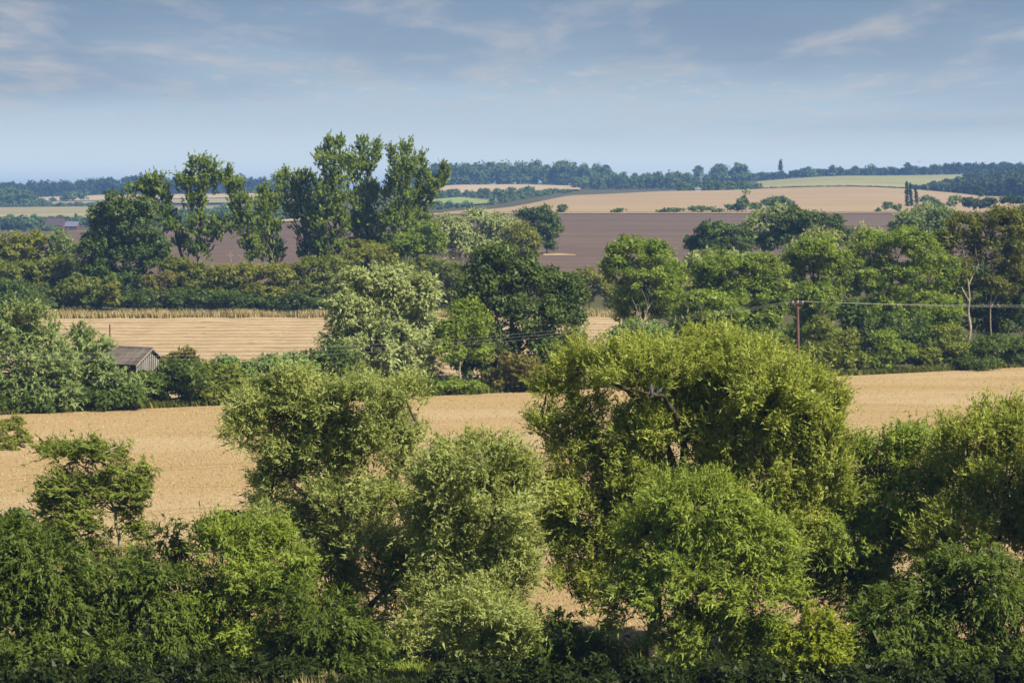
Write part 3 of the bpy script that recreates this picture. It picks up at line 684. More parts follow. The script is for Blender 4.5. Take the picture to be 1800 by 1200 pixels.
# roof of two corrugated slopes
for s in (-1, 1):
    nx = 90; V = []; Fq = []
    for i in range(nx + 1):
        x = -Lb - .2 + (Lb + .45) * i / nx; c = .03 * math.sin(i * math.pi / 1.5)
        for t, in ((0,), (1,)):
            V.append((x, s * (hd + .25) * t, hr_ - (dr + .16) * t + c + .05)); V.append((x, s * (hd + .25) * t, hr_ - (dr + .16) * t + c))
        if i:
            b = 4 * i
            q = [(b - 4, b - 2, b + 2, b), (b - 3, b + 1, b + 3, b - 1), (b - 2, b - 1, b + 3, b + 2)]
            Fq += [f if s > 0 else f[::-1] for f in q]
    poly('roof', V, Fq, M['barnroof'], r)
    a = np.array([.3, 0, hr_ + .06]); b = np.array([.3, s * (hd + .3), ze - .16]); u = np.array([0, 0, -.2]); w = np.array([.05, 0, 0])
    V = [a, b, b + u, a + u, a + w, b + w, b + u + w, a + u + w]
    poly('bargeboard', V, [(0, 1, 2, 3), (7, 6, 5, 4), (0, 4, 5, 1), (1, 5, 6, 2), (2, 6, 7, 3), (3, 7, 4, 0)], M['barge'], r)
poly('ridge_cap', [(-Lb - .2, -.18, hr_ - .03), (.3, -.18, hr_ - .03), (.3, 0, hr_ + .13), (-Lb - .2, 0, hr_ + .13), (.3, .18, hr_ - .03), (-Lb - .2, .18, hr_ - .03)], [(0, 1, 2, 3), (3, 2, 4, 5)], M['barnroof'], r)
nb = 15
for i in range(nb):
    y = -hd + .14 + (2 * hd - .28) * i / (nb - 1); zt = hr_ - dr * abs(y) / hd - .1; wv = .075
    box('board', (.02, .06, y - wv, y + wv, -.2, zt), M['boards'], r)
# post by the barn
M['polewood'] = bark('creosoted pole', (.085, .045, .035), (.17, .095, .075), 4)
M['postwood'] = bark('dark post', (.03, .03, .025), (.07, .065, .055), 4)
gp = G(193, 236); tp = P(193, 570, 236); tb = Tubes(); tb.add([(0, 0, -.3), (tp[0] - gp[0], 0, tp[2] - gp[2])], .07, .06, 7, 1, False)
o = link('pole', tb.mesh('pole'), M['postwood'], None, gp); tag(o, 'thin dark pole standing at the end of the barn roof', 'pole')

# electricity pole and wires
Yp = 255; gp = G(1404, Yp); top = P(1402, 527, Yp) - gp
r = empty('utility_pole', gp); tag(r, 'brown wooden electricity pole with short crossarm above the big willow', 'utility pole')
tb = Tubes(); tb.add([(0, 0, -.5), top * .5, top], .19, .13, 10, 2); link('pole', tb.mesh('pole'), M['polewood'], r)
tz = top[2] - .45
box('crossarm', (top[0] - .62, top[0] + .62, -.24, -.13, tz, tz + .12), M['polewood'], r)
box('brace', (top[0] - .5, top[0] - .44, -.2, -.16, tz - .02, tz + .5), M['polewood'], r)
M['ins'] = plain('pale insulator', (.5, .5, .5), (.7, .7, .7), 5, .3, .5)
M['wire'] = plain('aluminium wire', (.26, .26, .22), (.36, .35, .30), 1, .5)
heads = []
for k, dx in enumerate((-.52, .02, .54)):
    tb = Tubes(); z = tz + .12
    for z0, z1, ra in ((0, .08, .03), (.08, .13, .07), (.13, .18, .045), (.18, .23, .07)): tb.add([(top[0] + dx, -.185, z + z0), (top[0] + dx, -.185, z + z1)], ra, ra * .8, 8, 1, False)
    link('insulator', tb.mesh('insulator'), M['ins'], r); heads.append(gp + np.array([top[0] + dx, -.185, z + .2]))
for side, (epx, epy, eY, sag) in enumerate([(-260, 620, 205, 2.25), (2320, 524, 296, .75)]):
    for k, h in enumerate(heads):
        e = P(epx, epy + (k - 1) * 5, eY) + np.array([(k - 1) * .3, (k - 1) * .5, 0]); t = np.linspace(0, 1, 60)[:, None]
        pts = h * (1 - t) + e * t; pts[:, 2] -= (4 * t * (1 - t))[:, 0] * (sag + (k - 1) * .22 * (1 - side))
        tb = Tubes(); tb.add(pts - pts[0], (.0065, .0095)[side], (.0065, .0095)[side], 5, 1, False)
        o = link('overhead_wire', tb.mesh('overhead_wire'), M['wire'], None, pts[0])
        tag(o, [['upper', 'middle', 'lowest'][2 - k] + ' of three pale wires sagging from the pole across the oak', 'pale wire running from the pole past the ash trees and olive tree'][side], 'wire', ['three wires sagging across the oak', 'three wires over the ash trees'][side])

# ================================================================== FAR HEDGEROW WITH POPLARS
hr = 'far hedgerow trees'
tree('poplar', 'leaning poplar bent over beside the dark bushy tree', 'tree', 'poplar', 340, 412, [(270, 320, 20, 14), (243, 335, 20, 16), (280, 345, 25, 24), (290, 375, 22, 22), (305, 405, 20, 20), (318, 432, 18, 18), (265, 340, 18, 14)],
     [[(345, 545), (328, 470), (310, 410), (285, 350), (275, 322)], [(300, 390), (270, 350), (245, 335)]], group=hr, scale=1.05, rcs=.9, gap=.45)
tree('poplar', 'fork-topped poplar with bare trunk and two tiers of leaves', 'tree', 'poplar', 350, 410, [(350, 293, 20, 18), (371, 300, 14, 18), (325, 322, 18, 22), (355, 328, 32, 24), (388, 322, 20, 18), (345, 360, 22, 25), (348, 400, 20, 26), (388, 402, 26, 18), (370, 418, 20, 14), (350, 445, 20, 22)],
     [[(352, 545), (349, 450), (350, 400), (350, 340), (352, 290)], [(350, 430), (370, 410), (398, 395)], [(350, 370), (335, 340), (322, 318)]], 'barkgrey', hr, 1.12, 1.25, .25, rcs=.9)
tree('poplar', 'slender poplar with drooping top on a curving stem', 'tree', 'poplar', 448, 411, [(400, 308, 10, 16), (412, 335, 18, 20), (425, 365, 22, 28), (430, 402, 20, 28), (443, 440, 20, 28), (410, 325, 14, 12)], [[(450, 545), (442, 450), (430, 390), (415, 340), (402, 310)]], 'barkgrey', hr, 1.12, 1.25, .25, rcs=.9)
tree('poplar', 'short poplar just before the great poplar clump', 'tree', 'poplar', 478, 413, [(464, 342, 14, 16), (468, 372, 22, 24), (470, 410, 24, 30), (480, 445, 24, 26), (488, 360, 10, 16)], [[(480, 545), (478, 460), (470, 400), (466, 345)]], 'barkgrey', hr, 1.12, 1.25, .25, rcs=.9)
tree('poplar', 'outermost poplar of the great clump, with a hanging lower limb', 'tree', 'poplar', 548, 414, [(497, 315, 14, 16), (520, 318, 16, 18), (508, 345, 26, 24), (540, 320, 12, 18), (540, 362, 28, 30), (545, 408, 30, 36), (515, 375, 18, 18), (550, 450, 30, 26)], None, 'bark', hr, 1.12, 1.2, .2, rcs=.95)
tree('poplar', 'tallest poplar of the great clump, with double crown tip', 'tree', 'poplar', 592, 409, [(562, 280, 9, 18), (580, 262, 13, 18), (600, 258, 13, 16), (585, 295, 30, 26), (585, 340, 36, 40), (580, 395, 38, 44), (615, 290, 12, 22), (585, 440, 40, 30)], None, 'bark', hr, 1.12, 1.2, .2, rcs=.95)
tree('poplar', 'poplar in the middle of the clump with twin pointed spires', 'tree', 'poplar', 645, 413, [(638, 265, 12, 20), (663, 264, 8, 18), (650, 285, 18, 20), (635, 305, 26, 30), (642, 350, 32, 36), (645, 400, 36, 44), (650, 440, 36, 30)], None, 'bark', hr, 1.12, 1.2, .2, rcs=.95)
tree('poplar', 'broad poplar with blunt top next to the leaning end poplar', 'tree', 'poplar', 702, 407, [(688, 275, 7, 20), (715, 272, 16, 20), (706, 305, 26, 28), (700, 348, 32, 38), (700, 398, 34, 42), (722, 300, 16, 22), (700, 440, 34, 30)], [[(705, 545), (704, 440), (702, 360), (712, 280)]], 'barkgrey', hr, 1.12, 1.25, .2, rcs=.95)
tree('poplar', 'end poplar of the clump leaning out to an upturned tip', 'tree', 'poplar', 715, 414, [(740, 290, 8, 20), (782, 305, 7, 18), (772, 322, 16, 16), (758, 335, 20, 18), (742, 350, 20, 22), (735, 385, 24, 30), (742, 315, 12, 20), (730, 425, 24, 26)], [[(712, 545), (722, 440), (740, 370), (755, 345), (768, 330)]], 'barkgrey', hr, 1.12, 1.25, .2, rcs=.9)
tree('broad_tree', 'big dark bushy tree standing before the leaning poplar', 'tree', 'oak', 225, 405, [(208, 372, 42, 36), (185, 400, 40, 42), (240, 398, 42, 46), (165, 448, 36, 46), (220, 455, 60, 55), (272, 440, 34, 40), (220, 505, 70, 36), (165, 490, 35, 36), (250, 360, 22, 20)], None, 'bark', hr, 1.25, 1, .25)
bushes = 'bushes along the far hedgerow'
B = lambda lab, sp, px, Y, lobes, **k: bush(lab, sp, px, Y, lobes, group=k.pop('group', bushes), scale=k.pop('scale', 1.22), **k)
tree('willow', 'round olive willow at the outer end of the far hedgerow', 'tree', 'hedgeol', 40, 428, [(25, 440, 45, 34), (62, 432, 34, 28), (40, 470, 60, 34), (-15, 450, 30, 36)], group=hr, scale=1.15)
tree('willow', 'smaller rounded willow beside the olive one on the far hedgerow', 'tree', 'silverg', 105, 428, [(105, 426, 24, 20), (112, 447, 30, 24), (100, 470, 34, 26)], group=hr, scale=1.2)
B('wide green bush below the two rounded willows', 'hedge', 60, 414, [(35, 480, 60, 28), (100, 475, 42, 32), (70, 505, 70, 30), (-20, 490, 40, 40)])
B('dark bush with rounded top beside the pale field margin', 'hedge', 135, 400, [(142, 508, 36, 26), (150, 528, 34, 18), (115, 520, 30, 24)])
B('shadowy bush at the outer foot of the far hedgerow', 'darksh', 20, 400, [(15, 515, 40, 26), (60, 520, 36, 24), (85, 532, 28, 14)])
B('small light green round bush alone at the grass edge', 'hedgeol', 199, 397, [(198, 508, 15, 15), (202, 528, 18, 16)])
B('brownish thin bush at the grass edge below the dark tree', 'brownsh', 280, 398, [(268, 500, 20, 22), (294, 494, 18, 22), (280, 525, 28, 20)])
B('fresh green bush under the fork-topped poplar', 'hedge', 325, 402, [(318, 472, 28, 24), (345, 478, 25, 24), (335, 510, 36, 32), (300, 480, 20, 30)])
B('wide olive bush under the slender poplar', 'hedgeol', 400, 399, [(388, 486, 32, 24), (428, 482, 34, 24), (372, 512, 30, 26), (425, 515, 50, 28)])
B('yellow green bush below the short poplar', 'hedgeol', 492, 399, [(488, 480, 38, 22), (512, 502, 40, 30), (470, 518, 40, 24)])
B('green hedge bush in front of the outermost clump poplar', 'hedge', 565, 399, [(548, 472, 32, 24), (588, 474, 34, 28), (562, 510, 44, 32), (610, 510, 40, 30)])
B('shade-coloured hedge bottom under the yellow green bush', 'darksh', 540, 397, [(470, 531, 31, 17), (530, 530, 39, 20), (590, 527, 30, 20)])  # dark leaf fill here and below colours in shade at the hedge foot
B('shade-coloured hedge bottom below the dark bushy tree', 'darksh', 240, 398, [(215, 526, 31, 13), (260, 523, 36, 19), (310, 527, 33, 24)])
B('shade-coloured hedge bottom below the wide olive bush', 'darksh', 395, 397, [(355, 525, 32, 19), (400, 527, 38, 20), (440, 532, 33, 20)])
B('shade-coloured hedge bottom at the end of the dry grass margin', 'darksh', 640, 397, [(630, 528, 27, 23), (690, 521, 33, 17), (750, 526, 42, 31)])
B('shade-coloured hedge bottom behind the dark rounded bush', 'darksh', 90, 399, [(40, 523, 44, 19), (90, 534, 27, 16), (165, 527, 21, 22)])
B('golden olive bush in front of the tallest poplars', 'hedgeol', 645, 401, [(640, 440, 40, 22), (668, 455, 34, 26), (618, 462, 34, 26), (645, 490, 50, 30)])
B('bright green bush at the foot of the leaning end poplar', 'ash', 742, 400, [(755, 402, 24, 16), (738, 428, 40, 26), (712, 432, 24, 26), (770, 430, 18, 26)])
B('green bush between the poplars and the spreading oak', 'hedge', 720, 396, [(698, 476, 38, 20), (748, 470, 36, 24), (720, 505, 55, 34)])
B('low green bush tucked behind the crown of the oak', 'hedge', 792, 396, [(790, 482, 30, 28), (800, 520, 36, 34)])
B('olive bush at the gap between the oak and the first ash', 'hedgeol', 1035, 402, [(1030, 490, 24, 22), (1056, 500, 18, 20), (1022, 520, 28, 22), (1065, 520, 18, 20)])
def bare(label, px, Y, limbs, group='bare dead shrubs'):
    g = G(px, Y); r = empty('bare_shrub', g); tag(r, label, 'shrub', group); tb = Tubes(); q = random.Random(px)
    for lm in limbs:
        p = [P(a, b, Y) - g for a, b in lm]; tb.add(p, .07 * Y / 240, .02 * Y / 240, 5)
        for _ in range(5):
            s = p[q.randrange(1, len(p))]; tb.add([s, s + np.array([q.uniform(-.7, .7), q.uniform(-.5, .5), q.uniform(.4, 1.5)])], .03 * Y / 240, .012 * Y / 240, 4, 2)
    link('branches', tb.mesh('branches'), M['deadwood'], r)
bare('pale bare twigs sticking up beside the slender poplar', 412, 404, [[(412, 520), (410, 475), (405, 452)], [(412, 500), (420, 470), (424, 452)]])
bare('pale bare twigs sticking up under the short poplar', 472, 404, [[(472, 520), (470, 470), (466, 444)], [(472, 500), (480, 465), (478, 446)]])

# beyond the far hedgerow
mg = 'trees at the edge of the ploughed field'
tree('willow', 'wide grey green willow behind the poplar clump', 'tree', 'silver', 840, 470, [(795, 402, 40, 24), (845, 392, 46, 26), (885, 405, 36, 26), (820, 432, 46, 30), (870, 440, 46, 28), (770, 420, 28, 26)], group=mg, scale=1.3)
tree('willow', 'yellower rounded willow in front of the lone oak', 'tree', 'hedgeol', 920, 462, [(910, 410, 30, 22), (928, 428, 25, 26), (905, 440, 34, 24), (935, 450, 16, 18)], group=mg, scale=1.2)
tree('oak', 'lone dark oak standing out on the brown ploughed field', 'tree', 'oak', 962, 560, [(925, 378, 24, 14), (955, 378, 28, 18), (970, 402, 18, 22), (948, 408, 30, 28), (966, 428, 14, 14)], group=mg, scale=1.5, gap=.3, rcs=1.2)
tree('oak', 'dome shaped dark oak in front of the ploughed field', 'tree', 'oak', 1265, 430, [(1258, 405, 44, 18), (1300, 412, 32, 20), (1225, 425, 26, 16), (1275, 432, 58, 22), (1240, 440, 40, 20)], group=mg, scale=1.25)
tree('oak', 'bigger dark oak with uneven crown next to a silver willow', 'tree', 'oak', 1415, 440, [(1375, 388, 36, 20), (1405, 378, 30, 18), (1430, 388, 40, 20), (1465, 392, 26, 16), (1400, 415, 60, 28), (1355, 425, 32, 20), (1470, 415, 30, 20)], group=mg, scale=1.25)
tree('willow', 'silver willow half hidden behind the bigger dark oak', 'tree', 'silver', 1345, 470, [(1348, 382, 28, 20), (1330, 402, 24, 24), (1365, 372, 18, 14), (1325, 425, 24, 22)], group=mg, scale=1.3)
tree('willow', 'clumpy grey willow with rounded lobes below the slim poplars', 'tree', 'silverg', 1625, 480, [(1598, 388, 28, 18), (1632, 374, 30, 18), (1660, 386, 22, 22), (1625, 402, 44, 20), (1580, 400, 18, 14), (1650, 405, 24, 22)], group=mg, scale=1.35)
tree('oak', 'low dark oak crouching under the clumpy grey willow', 'tree', 'oak', 1605, 425, [(1590, 406, 28, 12), (1622, 409, 30, 11), (1605, 420, 40, 14)], group=mg, scale=1.2)
tree('willow', 'pale silver willow top peeping between the ash crowns and dome oak', 'tree', 'silver', 1250, 300, [(1235, 460, 34, 24), (1275, 464, 44, 20), (1220, 480, 28, 26)], group=mg, scale=1.05)
tree('willow', 'pale silver willow top peeping under the bigger dark oak', 'tree', 'silver', 1440, 318, [(1438, 424, 28, 22), (1410, 440, 24, 22), (1465, 420, 18, 14)], group=mg, scale=1.1)
tree('willow', 'small pale willow tip peeping over the middle ash', 'tree', 'silver', 1522, 330, [(1520, 412, 22, 14), (1540, 418, 18, 14)], group=mg, scale=1.1)
tree('willow', 'pale green willow top level with the crouching oak', 'tree', 'silverg', 1640, 330, [(1640, 428, 40, 16), (1610, 434, 26, 14)], group=mg, scale=1.1)

# ================================================================== MIDDLE HEDGE LINE
H = hedgeY
mh = 'trees along the hedge behind the wheat'
mb = 'bushes along the hedge behind the wheat'
B2 = lambda lab, sp, px, dY, lobes, **k: bush(lab, sp, px, H(px) + dY, lobes, group=mb, **k)
T2 = lambda lab, sp, px, dY, lobes, limbs=None, name='tree', **k: tree(name, lab, 'tree', sp, px, H(px) + dY, lobes, limbs, group=mh, **k)
T2('silver green willow at the very edge, before the barn', 'silverg', 40, 3.5, [(40, 570, 34, 40), (5, 615, 50, 60), (75, 605, 38, 50), (55, 655, 60, 50), (105, 655, 36, 46), (20, 690, 50, 32), (90, 690, 50, 32), (-40, 640, 50, 70)], name='willow')
T2('lighter willow with pointed tips just before the barn roof', 'silverg', 185, 2.5, [(142, 598, 24, 26), (160, 628, 38, 38), (188, 655, 30, 26), (218, 678, 30, 24), (150, 668, 40, 40), (190, 690, 50, 28), (230, 690, 30, 24)], name='willow')
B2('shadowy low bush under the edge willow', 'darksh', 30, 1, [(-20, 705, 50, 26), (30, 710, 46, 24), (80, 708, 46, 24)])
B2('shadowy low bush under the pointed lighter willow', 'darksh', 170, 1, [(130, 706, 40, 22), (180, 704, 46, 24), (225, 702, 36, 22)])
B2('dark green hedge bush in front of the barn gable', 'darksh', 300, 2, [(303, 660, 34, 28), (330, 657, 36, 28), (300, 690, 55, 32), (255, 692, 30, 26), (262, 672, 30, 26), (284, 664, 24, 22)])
B2('dark green hedge bush with upright shoots, farther from the barn', 'hedge', 385, 2, [(365, 660, 40, 34), (400, 665, 36, 34), (375, 692, 55, 28), (420, 690, 30, 28)])
B2('small dark purple tinged tree above the hedge by the barn', 'brownsh', 322, 6, [(325, 624, 22, 14), (305, 636, 22, 16), (335, 640, 24, 16)], name='tree', cat='tree', lai=1.1)
B2('light blue green bush rising behind the hedge', 'bluish', 408, 6, [(400, 648, 34, 26), (425, 660, 28, 30), (385, 660, 26, 24)])
B2('round blue green bush at the lower corner of the stubble', 'bluish', 500, 4, [(500, 640, 46, 26), (468, 655, 34, 28), (530, 658, 32, 28), (500, 680, 60, 24)])
B2('dark bush filling the space under the silver willow', 'darksh', 570, 4, [(560, 645, 36, 38), (595, 640, 38, 38), (570, 680, 60, 26)])
T2('large silver weeping willow with hanging sprays', 'silver', 690, 6, [(632, 505, 46, 34), (690, 500, 50, 34), (735, 520, 34, 42), (608, 550, 38, 46), (668, 560, 64, 52), (738, 580, 40, 52), (606, 605, 38, 38), (650, 630, 55, 48), (722, 640, 54, 46), (690, 670, 70, 26), (680, 610, 70, 50), (640, 670, 50, 30), (735, 680, 40, 24)], [[(692, 700), (690, 640), (700, 590), (680, 520)], [(698, 600), (720, 560), (738, 530)], [(690, 630), (650, 580), (615, 550)]], 'weeping_willow', tr=.3, lai=1.7)
T2('young ash with slim pale trunk between willow and oak', 'ash', 806, 1, [(818, 542, 30, 22), (796, 575, 34, 26), (842, 575, 28, 30), (785, 615, 32, 24), (838, 618, 32, 22), (812, 596, 30, 22)], [[(804, 700), (808, 650), (812, 600), (818, 550)], [(810, 640), (825, 612), (845, 590)]], 'ash_tree', bk='barkpale', tr=.13, gap=.4)
B2('low light shrub around the foot of the young ash', 'ash', 812, .8, [(800, 678, 30, 18), (835, 682, 28, 14), (770, 682, 26, 16)])
T2('great spreading dark oak in the middle of the hedge', 'oak', 920, 8, [(878, 452, 46, 28), (848, 488, 42, 40), (915, 485, 56, 38), (972, 495, 46, 32), (1005, 518, 32, 32), (860, 545, 52, 46), (935, 555, 66, 44), (1002, 560, 34, 28), (870, 605, 52, 42), (962, 612, 44, 36), (830, 520, 28, 40), (830, 640, 40, 36), (880, 660, 50, 30), (950, 655, 46, 34)],
   [[(915, 700), (910, 640), (900, 590), (890, 520), (880, 460)], [(905, 630), (930, 600), (965, 560), (990, 520)], [(905, 610), (870, 570), (845, 520)], [(900, 560), (930, 520), (945, 480)]], 'oak', tr=.48, gap=.42)
B2('brownish olive bush at the foot of the great oak', 'brownsh', 912, .8, [(910, 642, 42, 24), (888, 668, 38, 24), (942, 664, 36, 26)], lai=1.2)
B2('green bush under the outer limbs of the great oak', 'hedge', 985, 1.5, [(1008, 592, 24, 26), (996, 625, 36, 34), (982, 662, 44, 30), (1022, 652, 28, 40), (950, 675, 26, 16)])
T2('first ash with twin rounded tops beside the gap', 'ash', 1125, 18, [(1105, 440, 46, 26), (1150, 448, 38, 32), (1085, 475, 38, 42), (1140, 500, 62, 46), (1182, 495, 30, 46), (1100, 540, 38, 36), (1170, 540, 36, 34)], None, 'ash_tree', tr=.3)
B2('grey green bush with dead forked branches below the first ash', 'bluish', 1126, 9, [(1122, 582, 48, 26), (1150, 595, 40, 26), (1095, 595, 32, 24)])
bare('dead forked branches standing in a grey green bush', 1128, H(1128) + 7, [[(1130, 640), (1132, 585), (1125, 555), (1110, 522)], [(1128, 570), (1138, 545), (1134, 522)]])
T2('second ash with wide domed crown by the electricity pole', 'ash', 1300, 17, [(1275, 468, 56, 28), (1338, 472, 44, 32), (1238, 492, 36, 40), (1300, 520, 76, 46), (1362, 520, 30, 50), (1330, 570, 56, 46)], None, 'ash_tree', tr=.32)
B2('fresh green bushy tree in front of the second ash', 'ash', 1240, 6, [(1232, 538, 46, 36), (1270, 562, 44, 40), (1202, 575, 38, 46), (1255, 600, 64, 40)], name='tree', cat='tree')
T2('third ash with pointed top directly behind the electricity pole', 'ash', 1432, 20, [(1435, 440, 44, 30), (1402, 470, 32, 44), (1460, 478, 40, 48), (1430, 535, 56, 50), (1420, 590, 50, 40)], None, 'ash_tree', tr=.32)
B2('low round bush beside the foot of the electricity pole', 'hedge', 1455, 3.5, [(1440, 580, 32, 24), (1475, 602, 38, 28), (1440, 622, 44, 28), (1492, 636, 38, 20)])
B2('dark bush in the gap between third and middle ash', 'darksh', 1520, 12, [(1500, 560, 36, 40), (1505, 600, 44, 40), (1560, 590, 50, 40), (1610, 600, 40, 36)])
T2('middle ash, tallest and widest of the ash trees', 'ash', 1588, 16, [(1535, 435, 50, 34), (1595, 428, 50, 34), (1500, 478, 36, 44), (1560, 495, 66, 48), (1640, 475, 46, 48), (1625, 545, 66, 46), (1545, 550, 56, 40), (1662, 560, 32, 42)], [[(1592, 660), (1590, 600), (1586, 540), (1575, 460)], [(1588, 620), (1580, 585), (1570, 540)], [(1588, 560), (1615, 510), (1640, 470)]], 'ash_tree', tr=.3, bk='barkgrey')
B2('bright green upright bush under the middle ash', 'ash', 1562, 2.5, [(1552, 598, 26, 26), (1582, 618, 28, 26), (1545, 634, 38, 22)])
B2('green bush between the bright bush and the clipped hedge', 'hedge', 1645, 5, [(1655, 598, 42, 34), (1625, 625, 40, 26), (1685, 620, 34, 26)])
T2('tall olive brown tree with bare pale trunks', 'olive', 1715, 15, [(1700, 398, 44, 30), (1758, 385, 46, 26), (1662, 428, 28, 32), (1735, 440, 54, 36), (1788, 420, 32, 44), (1675, 475, 34, 34), (1782, 490, 42, 42), (1740, 500, 34, 26), (1650, 515, 26, 30)],
   [[(1704, 660), (1706, 580), (1704, 520), (1697, 460), (1690, 410)], [(1745, 620), (1741, 540), (1745, 470), (1738, 410)], [(1704, 530), (1684, 490), (1690, 455)], [(1742, 540), (1765, 490), (1790, 440)], [(1703, 500), (1720, 465), (1715, 430)]], 'olive_tree', bk='barkpale', tr=.24, gap=.3, twigs=False)
T2('dark shadowy tree behind the bare pale trunks', 'oak', 1760, 28, [(1805, 400, 36, 44), (1790, 475, 46, 56), (1715, 510, 60, 56), (1760, 560, 60, 50), (1660, 570, 40, 40)], None, 'dark_tree', tr=.3)
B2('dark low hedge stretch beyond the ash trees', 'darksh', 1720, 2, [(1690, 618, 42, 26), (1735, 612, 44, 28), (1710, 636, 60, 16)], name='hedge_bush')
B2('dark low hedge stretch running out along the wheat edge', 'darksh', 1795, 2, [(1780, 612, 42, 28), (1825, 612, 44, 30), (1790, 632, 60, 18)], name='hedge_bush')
B2('low bush in the hedge behind the big willow crown', 'hedge', 1340, 2, [(1320, 610, 44, 30), (1370, 620, 40, 30), (1340, 640, 60, 24)])
B2('low bush in the hedge below the grey green bush', 'hedge', 1150, 2, [(1100, 635, 44, 26), (1160, 630, 50, 30), (1220, 630, 46, 32)])

# green plants along a dark furrow at the field's edge
M['furrow'] = plain('dark furrow soil', (.07, .045, .03), (.15, .10, .07), 1.5)
def ff(u, v):
    px_ = -60 + 100 * v + (u - .5) * 9; Y = 212 - 30 * v; return (px_ - 900) / F * Y, Y
grid_sheet('furrow', ff, 6, 30, M['furrow'], .16)
for px, Y, r0, lab in [(26, 184, 8, 'green weed beside the near half of the dark furrow'), (-4, 196, 10, 'weed tuft at the outer border of the weedy patch'), (30, 203, 8, 'weed tuft nearest the edge of the stubble hedge'), (8, 200, 10, 'bushy green weed nearest the hedge beside the dark furrow'), (4, 187, 12, 'broad green weed patch before the dark furrow'), (24, 197, 8, 'round green weed past the furrow towards the hedge'),
                       (38, 190, 9, 'green weed at the tip of the weedy patch in the wheat'), (14, 180, 9, 'low green weed at the near end of the dark furrow'), (46, 186, 6, 'small outlying weed in the wheat')]:
    g = G(px, Y); py = 345 + F * (HC - g[2]) / Y
    bush(lab, 'hedgeol', px, Y, [(px, py - 8, r0 * 1.6, 11), (px - r0 * 1.2, py - 2, r0 * 1.1, 6), (px + r0 * 1.2, py - 2, r0, 6)], name='weed', cat='weed', group='weeds beside the dark furrow', scale=.6, rcs=.35, twigs=False, tr=.03)

# ================================================================== FOREGROUND WILLOWS AND SHRUBS
fw = 'willows at the near edge of the wheat'
fs = 'shrubs on the near bank'
tree('willow', 'largest willow, with wide yellow green dome and pigeons on a limb', 'tree', 'willow', 1150, 91,
     [(1230, 655, 120, 70), (1125, 655, 100, 58), (1035, 650, 66, 48), (1335, 685, 105, 78), (1415, 735, 70, 90), (1185, 765, 130, 85), (1300, 800, 140, 85), (962, 745, 36, 28), (1005, 800, 60, 52), (1085, 850, 84, 72), (1400, 840, 76, 66), (1010, 900, 58, 60), (1235, 890, 120, 66), (1050, 980, 70, 60), (960, 690, 30, 24), (1460, 720, 30, 50), (950, 865, 40, 44), (985, 955, 40, 50), (1265, 635, 100, 56), (1310, 730, 120, 76), (1190, 690, 90, 60), (1450, 790, 46, 60), (1095, 945, 56, 60), (1120, 860, 76, 70), (1030, 725, 40, 36), (1375, 930, 70, 70), (1440, 870, 60, 60), (1120, 760, 60, 50), (1015, 1030, 50, 50), (970, 925, 34, 40)],
     [[(1148, 1175), (1152, 1090), (1150, 1000), (1170, 930), (1195, 860), (1205, 770), (1235, 680)], [(1170, 930), (1245, 860), (1270, 790), (1330, 715)], [(1150, 1010), (1100, 910), (1075, 820), (1015, 785), (945, 750)],
      [(1195, 860), (1150, 740), (1110, 692, -1.2), (1060, 660, -1.6), (1015, 648, -1.2)], [(1170, 930), (1290, 900), (1380, 835), (1445, 755)], [(1205, 800), (1185, 725, -1.4), (1168, 697, -2.3), (1140, 692, -2.7), (1112, 684, -2.6)], [(1100, 910), (1050, 880), (1000, 870)]], group=fw, tr=.33, gap=.4)
tree('willow', 'bright leafy willow standing before the largest willow', 'tree', 'willow2', 1240, 84.5,
     [(1225, 895, 100, 66), (1150, 945, 74, 76), (1290, 955, 100, 84), (1200, 1035, 120, 84), (1325, 1055, 78, 84), (1110, 1060, 50, 74), (1245, 1125, 110, 58), (1355, 975, 46, 56), (1330, 1130, 60, 44)], None, group=fw, tr=.2, gap=.3)
tree('willow', 'fan shaped grey green willow with forked dark trunk', 'tree', 'greywillow', 620, 92,
     [(510, 688, 54, 44), (468, 730, 62, 48), (428, 760, 36, 34), (560, 735, 72, 60), (640, 705, 68, 48), (712, 700, 40, 32), (650, 780, 76, 62), (500, 795, 60, 56), (478, 865, 44, 50), (560, 830, 66, 60), (705, 765, 38, 32), (610, 890, 70, 50), (530, 930, 52, 50), (640, 955, 74, 50), (580, 1035, 80, 70), (690, 1000, 40, 44), (700, 885, 36, 44), (468, 930, 30, 40), (565, 965, 56, 50), (590, 780, 60, 50), (620, 1120, 70, 50), (695, 1050, 40, 44), (725, 965, 30, 36)],
     [[(640, 1180), (622, 1090), (602, 1000), (575, 930), (558, 880), (530, 815), (510, 730)], [(575, 930), (620, 860), (650, 790), (650, 715)], [(560, 885), (500, 840), (445, 775)], [(602, 1000), (660, 920), (700, 830), (738, 755)], [(622, 1090), (690, 1020), (725, 955)], [(560, 880), (555, 800), (565, 720)]], group=fw, tr=.27, gap=.45)
tree('willow', 'shorter rounded grey green willow between the two big willows', 'tree', 'greywillow', 840, 89,
     [(840, 815, 86, 48), (778, 848, 68, 54), (900, 850, 54, 54), (850, 905, 104, 64), (758, 925, 54, 54), (800, 968, 84, 66), (900, 980, 54, 66), (830, 1050, 96, 60), (870, 1120, 80, 50), (900, 905, 46, 46), (765, 1010, 46, 56), (862, 1000, 84, 60), (760, 1090, 56, 50)],
     [[(842, 1180), (835, 1080), (830, 980), (820, 880), (850, 805)], [(830, 980), (770, 920), (742, 860)], [(830, 985), (900, 900), (920, 850)]], group=fw, tr=.2, gap=.3)
bush('small pale shrub at the foot of the rounded willow', 'greywillow', 850, 83, [(848, 1080, 74, 40), (798, 1108, 42, 36), (890, 1118, 46, 42), (845, 1150, 60, 38)], group=fs, lai=1.1)
